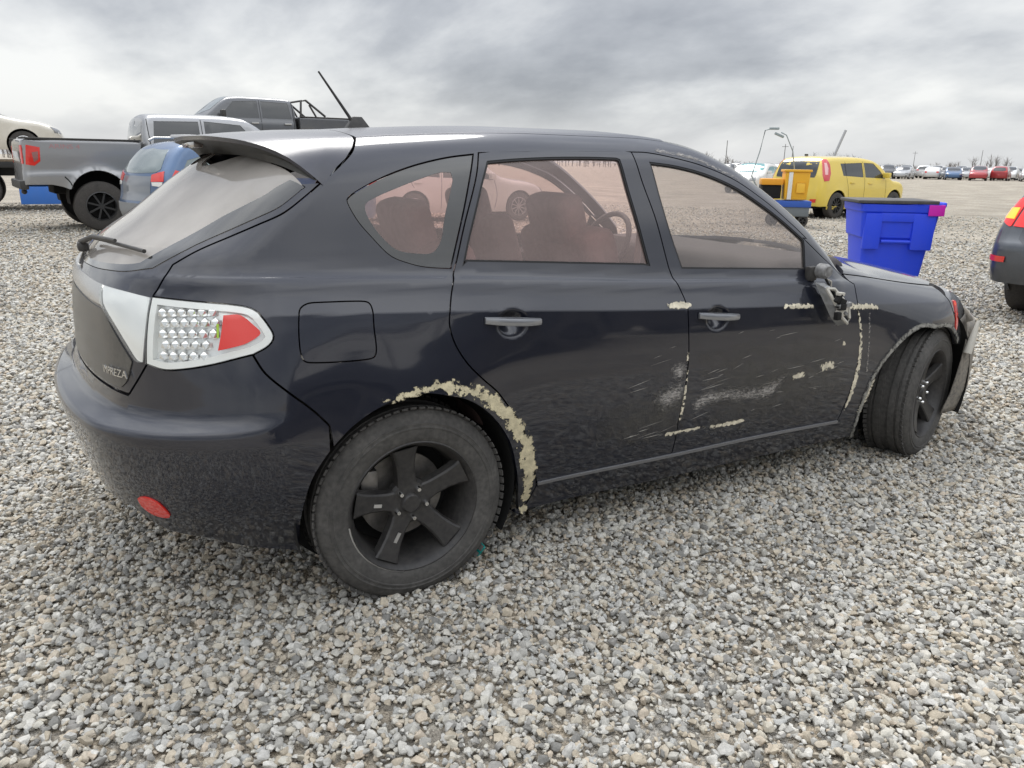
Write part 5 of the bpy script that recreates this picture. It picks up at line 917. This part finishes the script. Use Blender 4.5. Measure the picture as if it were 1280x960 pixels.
third = [2, 1, 0, 3, 1, 0, 2, 0, 4, 1, 0, 0, 1, 2, 0, 7, 1, 0]
for row, cols in enumerate((front, back, third)):
    for i, ci_ in enumerate(cols):
        kind = (i*7+row*3) % 5 in (1, 3); src = proto_u if kind else proto_s; d = (i-12.3)*2.42+.35*math.sin(i*3.1)
        p_ = base+along*(d+row*1.3)+np.array([.87, .49])*(row*9.5+.6*math.sin(i*2.3)); c = src if id(src) not in used else copy_tree(src); used.add(id(src)); c.location = (p_[0], p_[1], 0); c.rotation_euler = (0, 0, math.radians(209+6*math.sin(i*1.7)+(180 if (i+row) % 3 == 2 else 0)))
        tag(c, '%s %s, %s from left in the %s of three far rows' % (PAL[ci_][0], 'sport utility car' if kind else 'saloon', NTH[i], ('nearest', 'middle', 'farthest')[row]), 'car', 'cars in the far rows'); FARV[c] = ci_
for c, ci_ in FARV.items():
    for ch in c.children:
        if ch.name.startswith('body'):
            ch.data = ch.data.copy(); ch.data.materials[0] = FARP[ci_]
tl_, _ = sedan('white saloon with teal windscreen beyond the front pillar of the hatchback', WHITE, (31.0, 26.5, 0), 205, gm=mat('teal_glass', (.10, .30, .30), .08, .2, 1), h=.1)
PW = mat('weathered_pole', (.20, .20, .20), .9)
for k, (az_, dd, hh, cross) in enumerate(((43.2, 190, 6.6, 0), (39.4, 210, 6.4, 1), (38.9, 230, 6.4, 0), (31.5, 330, 7, 1), (27.8, 300, 7, 0))):
    a = math.radians(az_+2.0); p_ = empty('utility_pole', (CPOS[0]+dd*math.cos(a), CPOS[1]+dd*math.sin(a), 0)); tag(p_, 'thin grey utility pole on the horizon, %s from the left' % ['first', 'second', 'third', 'fourth', 'fifth'][k], 'utility pole', 'utility poles on the horizon'); tube('pole', [(0, 0, 0), (0, 0, hh)], [.12, .08], PW, p_, 6)
    if cross: box('cross_arm', (0, 0, hh-.6), (.12, 1.9, .12), PW, p_, .01)
a = math.radians(37.2); lp = tube('leaning_post', [(25.5, 18.6, 0), (26.25, 18.1, 2.7)], .05, mat('galvanised_post', (.42, .43, .44), .5, .3), None, 8); tag(lp, 'leaning grey post behind the yellow hatchback', 'post')
# far bare trees: a ragged line of twigs
v, F = [], []
def twig(x, y, z, dx_, dy_, dz_, r):
    k = len(v); v.extend([(x-r, y, z), (x+r*.5, y+r*.8, z), (x+r*.5, y-r*.8, z), (x+dx_, y+dy_, z+dz_)]); F.extend([(k, k+1, k+3), (k+1, k+2, k+3), (k+2, k, k+3)])
for i in range(520):
    a = math.radians(RNG.uniform(15, 100)); d = RNG.uniform(240, 330); x, y = CPOS[0]+d*math.cos(a), CPOS[1]+d*math.sin(a); hh = RNG.uniform(1.8, 4.2)*(1+.5*math.sin(a*40)); twig(x, y, 0, RNG.normal(0, .2), RNG.normal(0, .2), hh, .16)
    for j in range(16): z = hh*RNG.uniform(.15, .85); twig(x, y, z, RNG.normal(0, 1.1), RNG.normal(0, 1.1), RNG.uniform(.3, 1.0)*(hh-z)+.3, .07)
fw_ = from_py('distant_trees', v, F, mat('bare_twigs', (.16, .14, .13), .95)); tag(fw_, 'low line of bare trees along the horizon', 'trees', kind='stuff')
# scrap of teal plastic by the rear wheel
bm = bmesh.new(); box_bm(bm, (0, 0, 0), (.012, .02, .035), .004); o = frombm('plastic_scrap', bm, mat('teal_plastic', (.01, .32, .30), .35), None, True); o.location = (.27, -.765, .052); o.scale = (1.3, 1.3, 1.3); o.rotation_euler = (.5, .3, .4); tag(o, 'small teal plastic scrap on the gravel beside the rear wheel', 'debris')
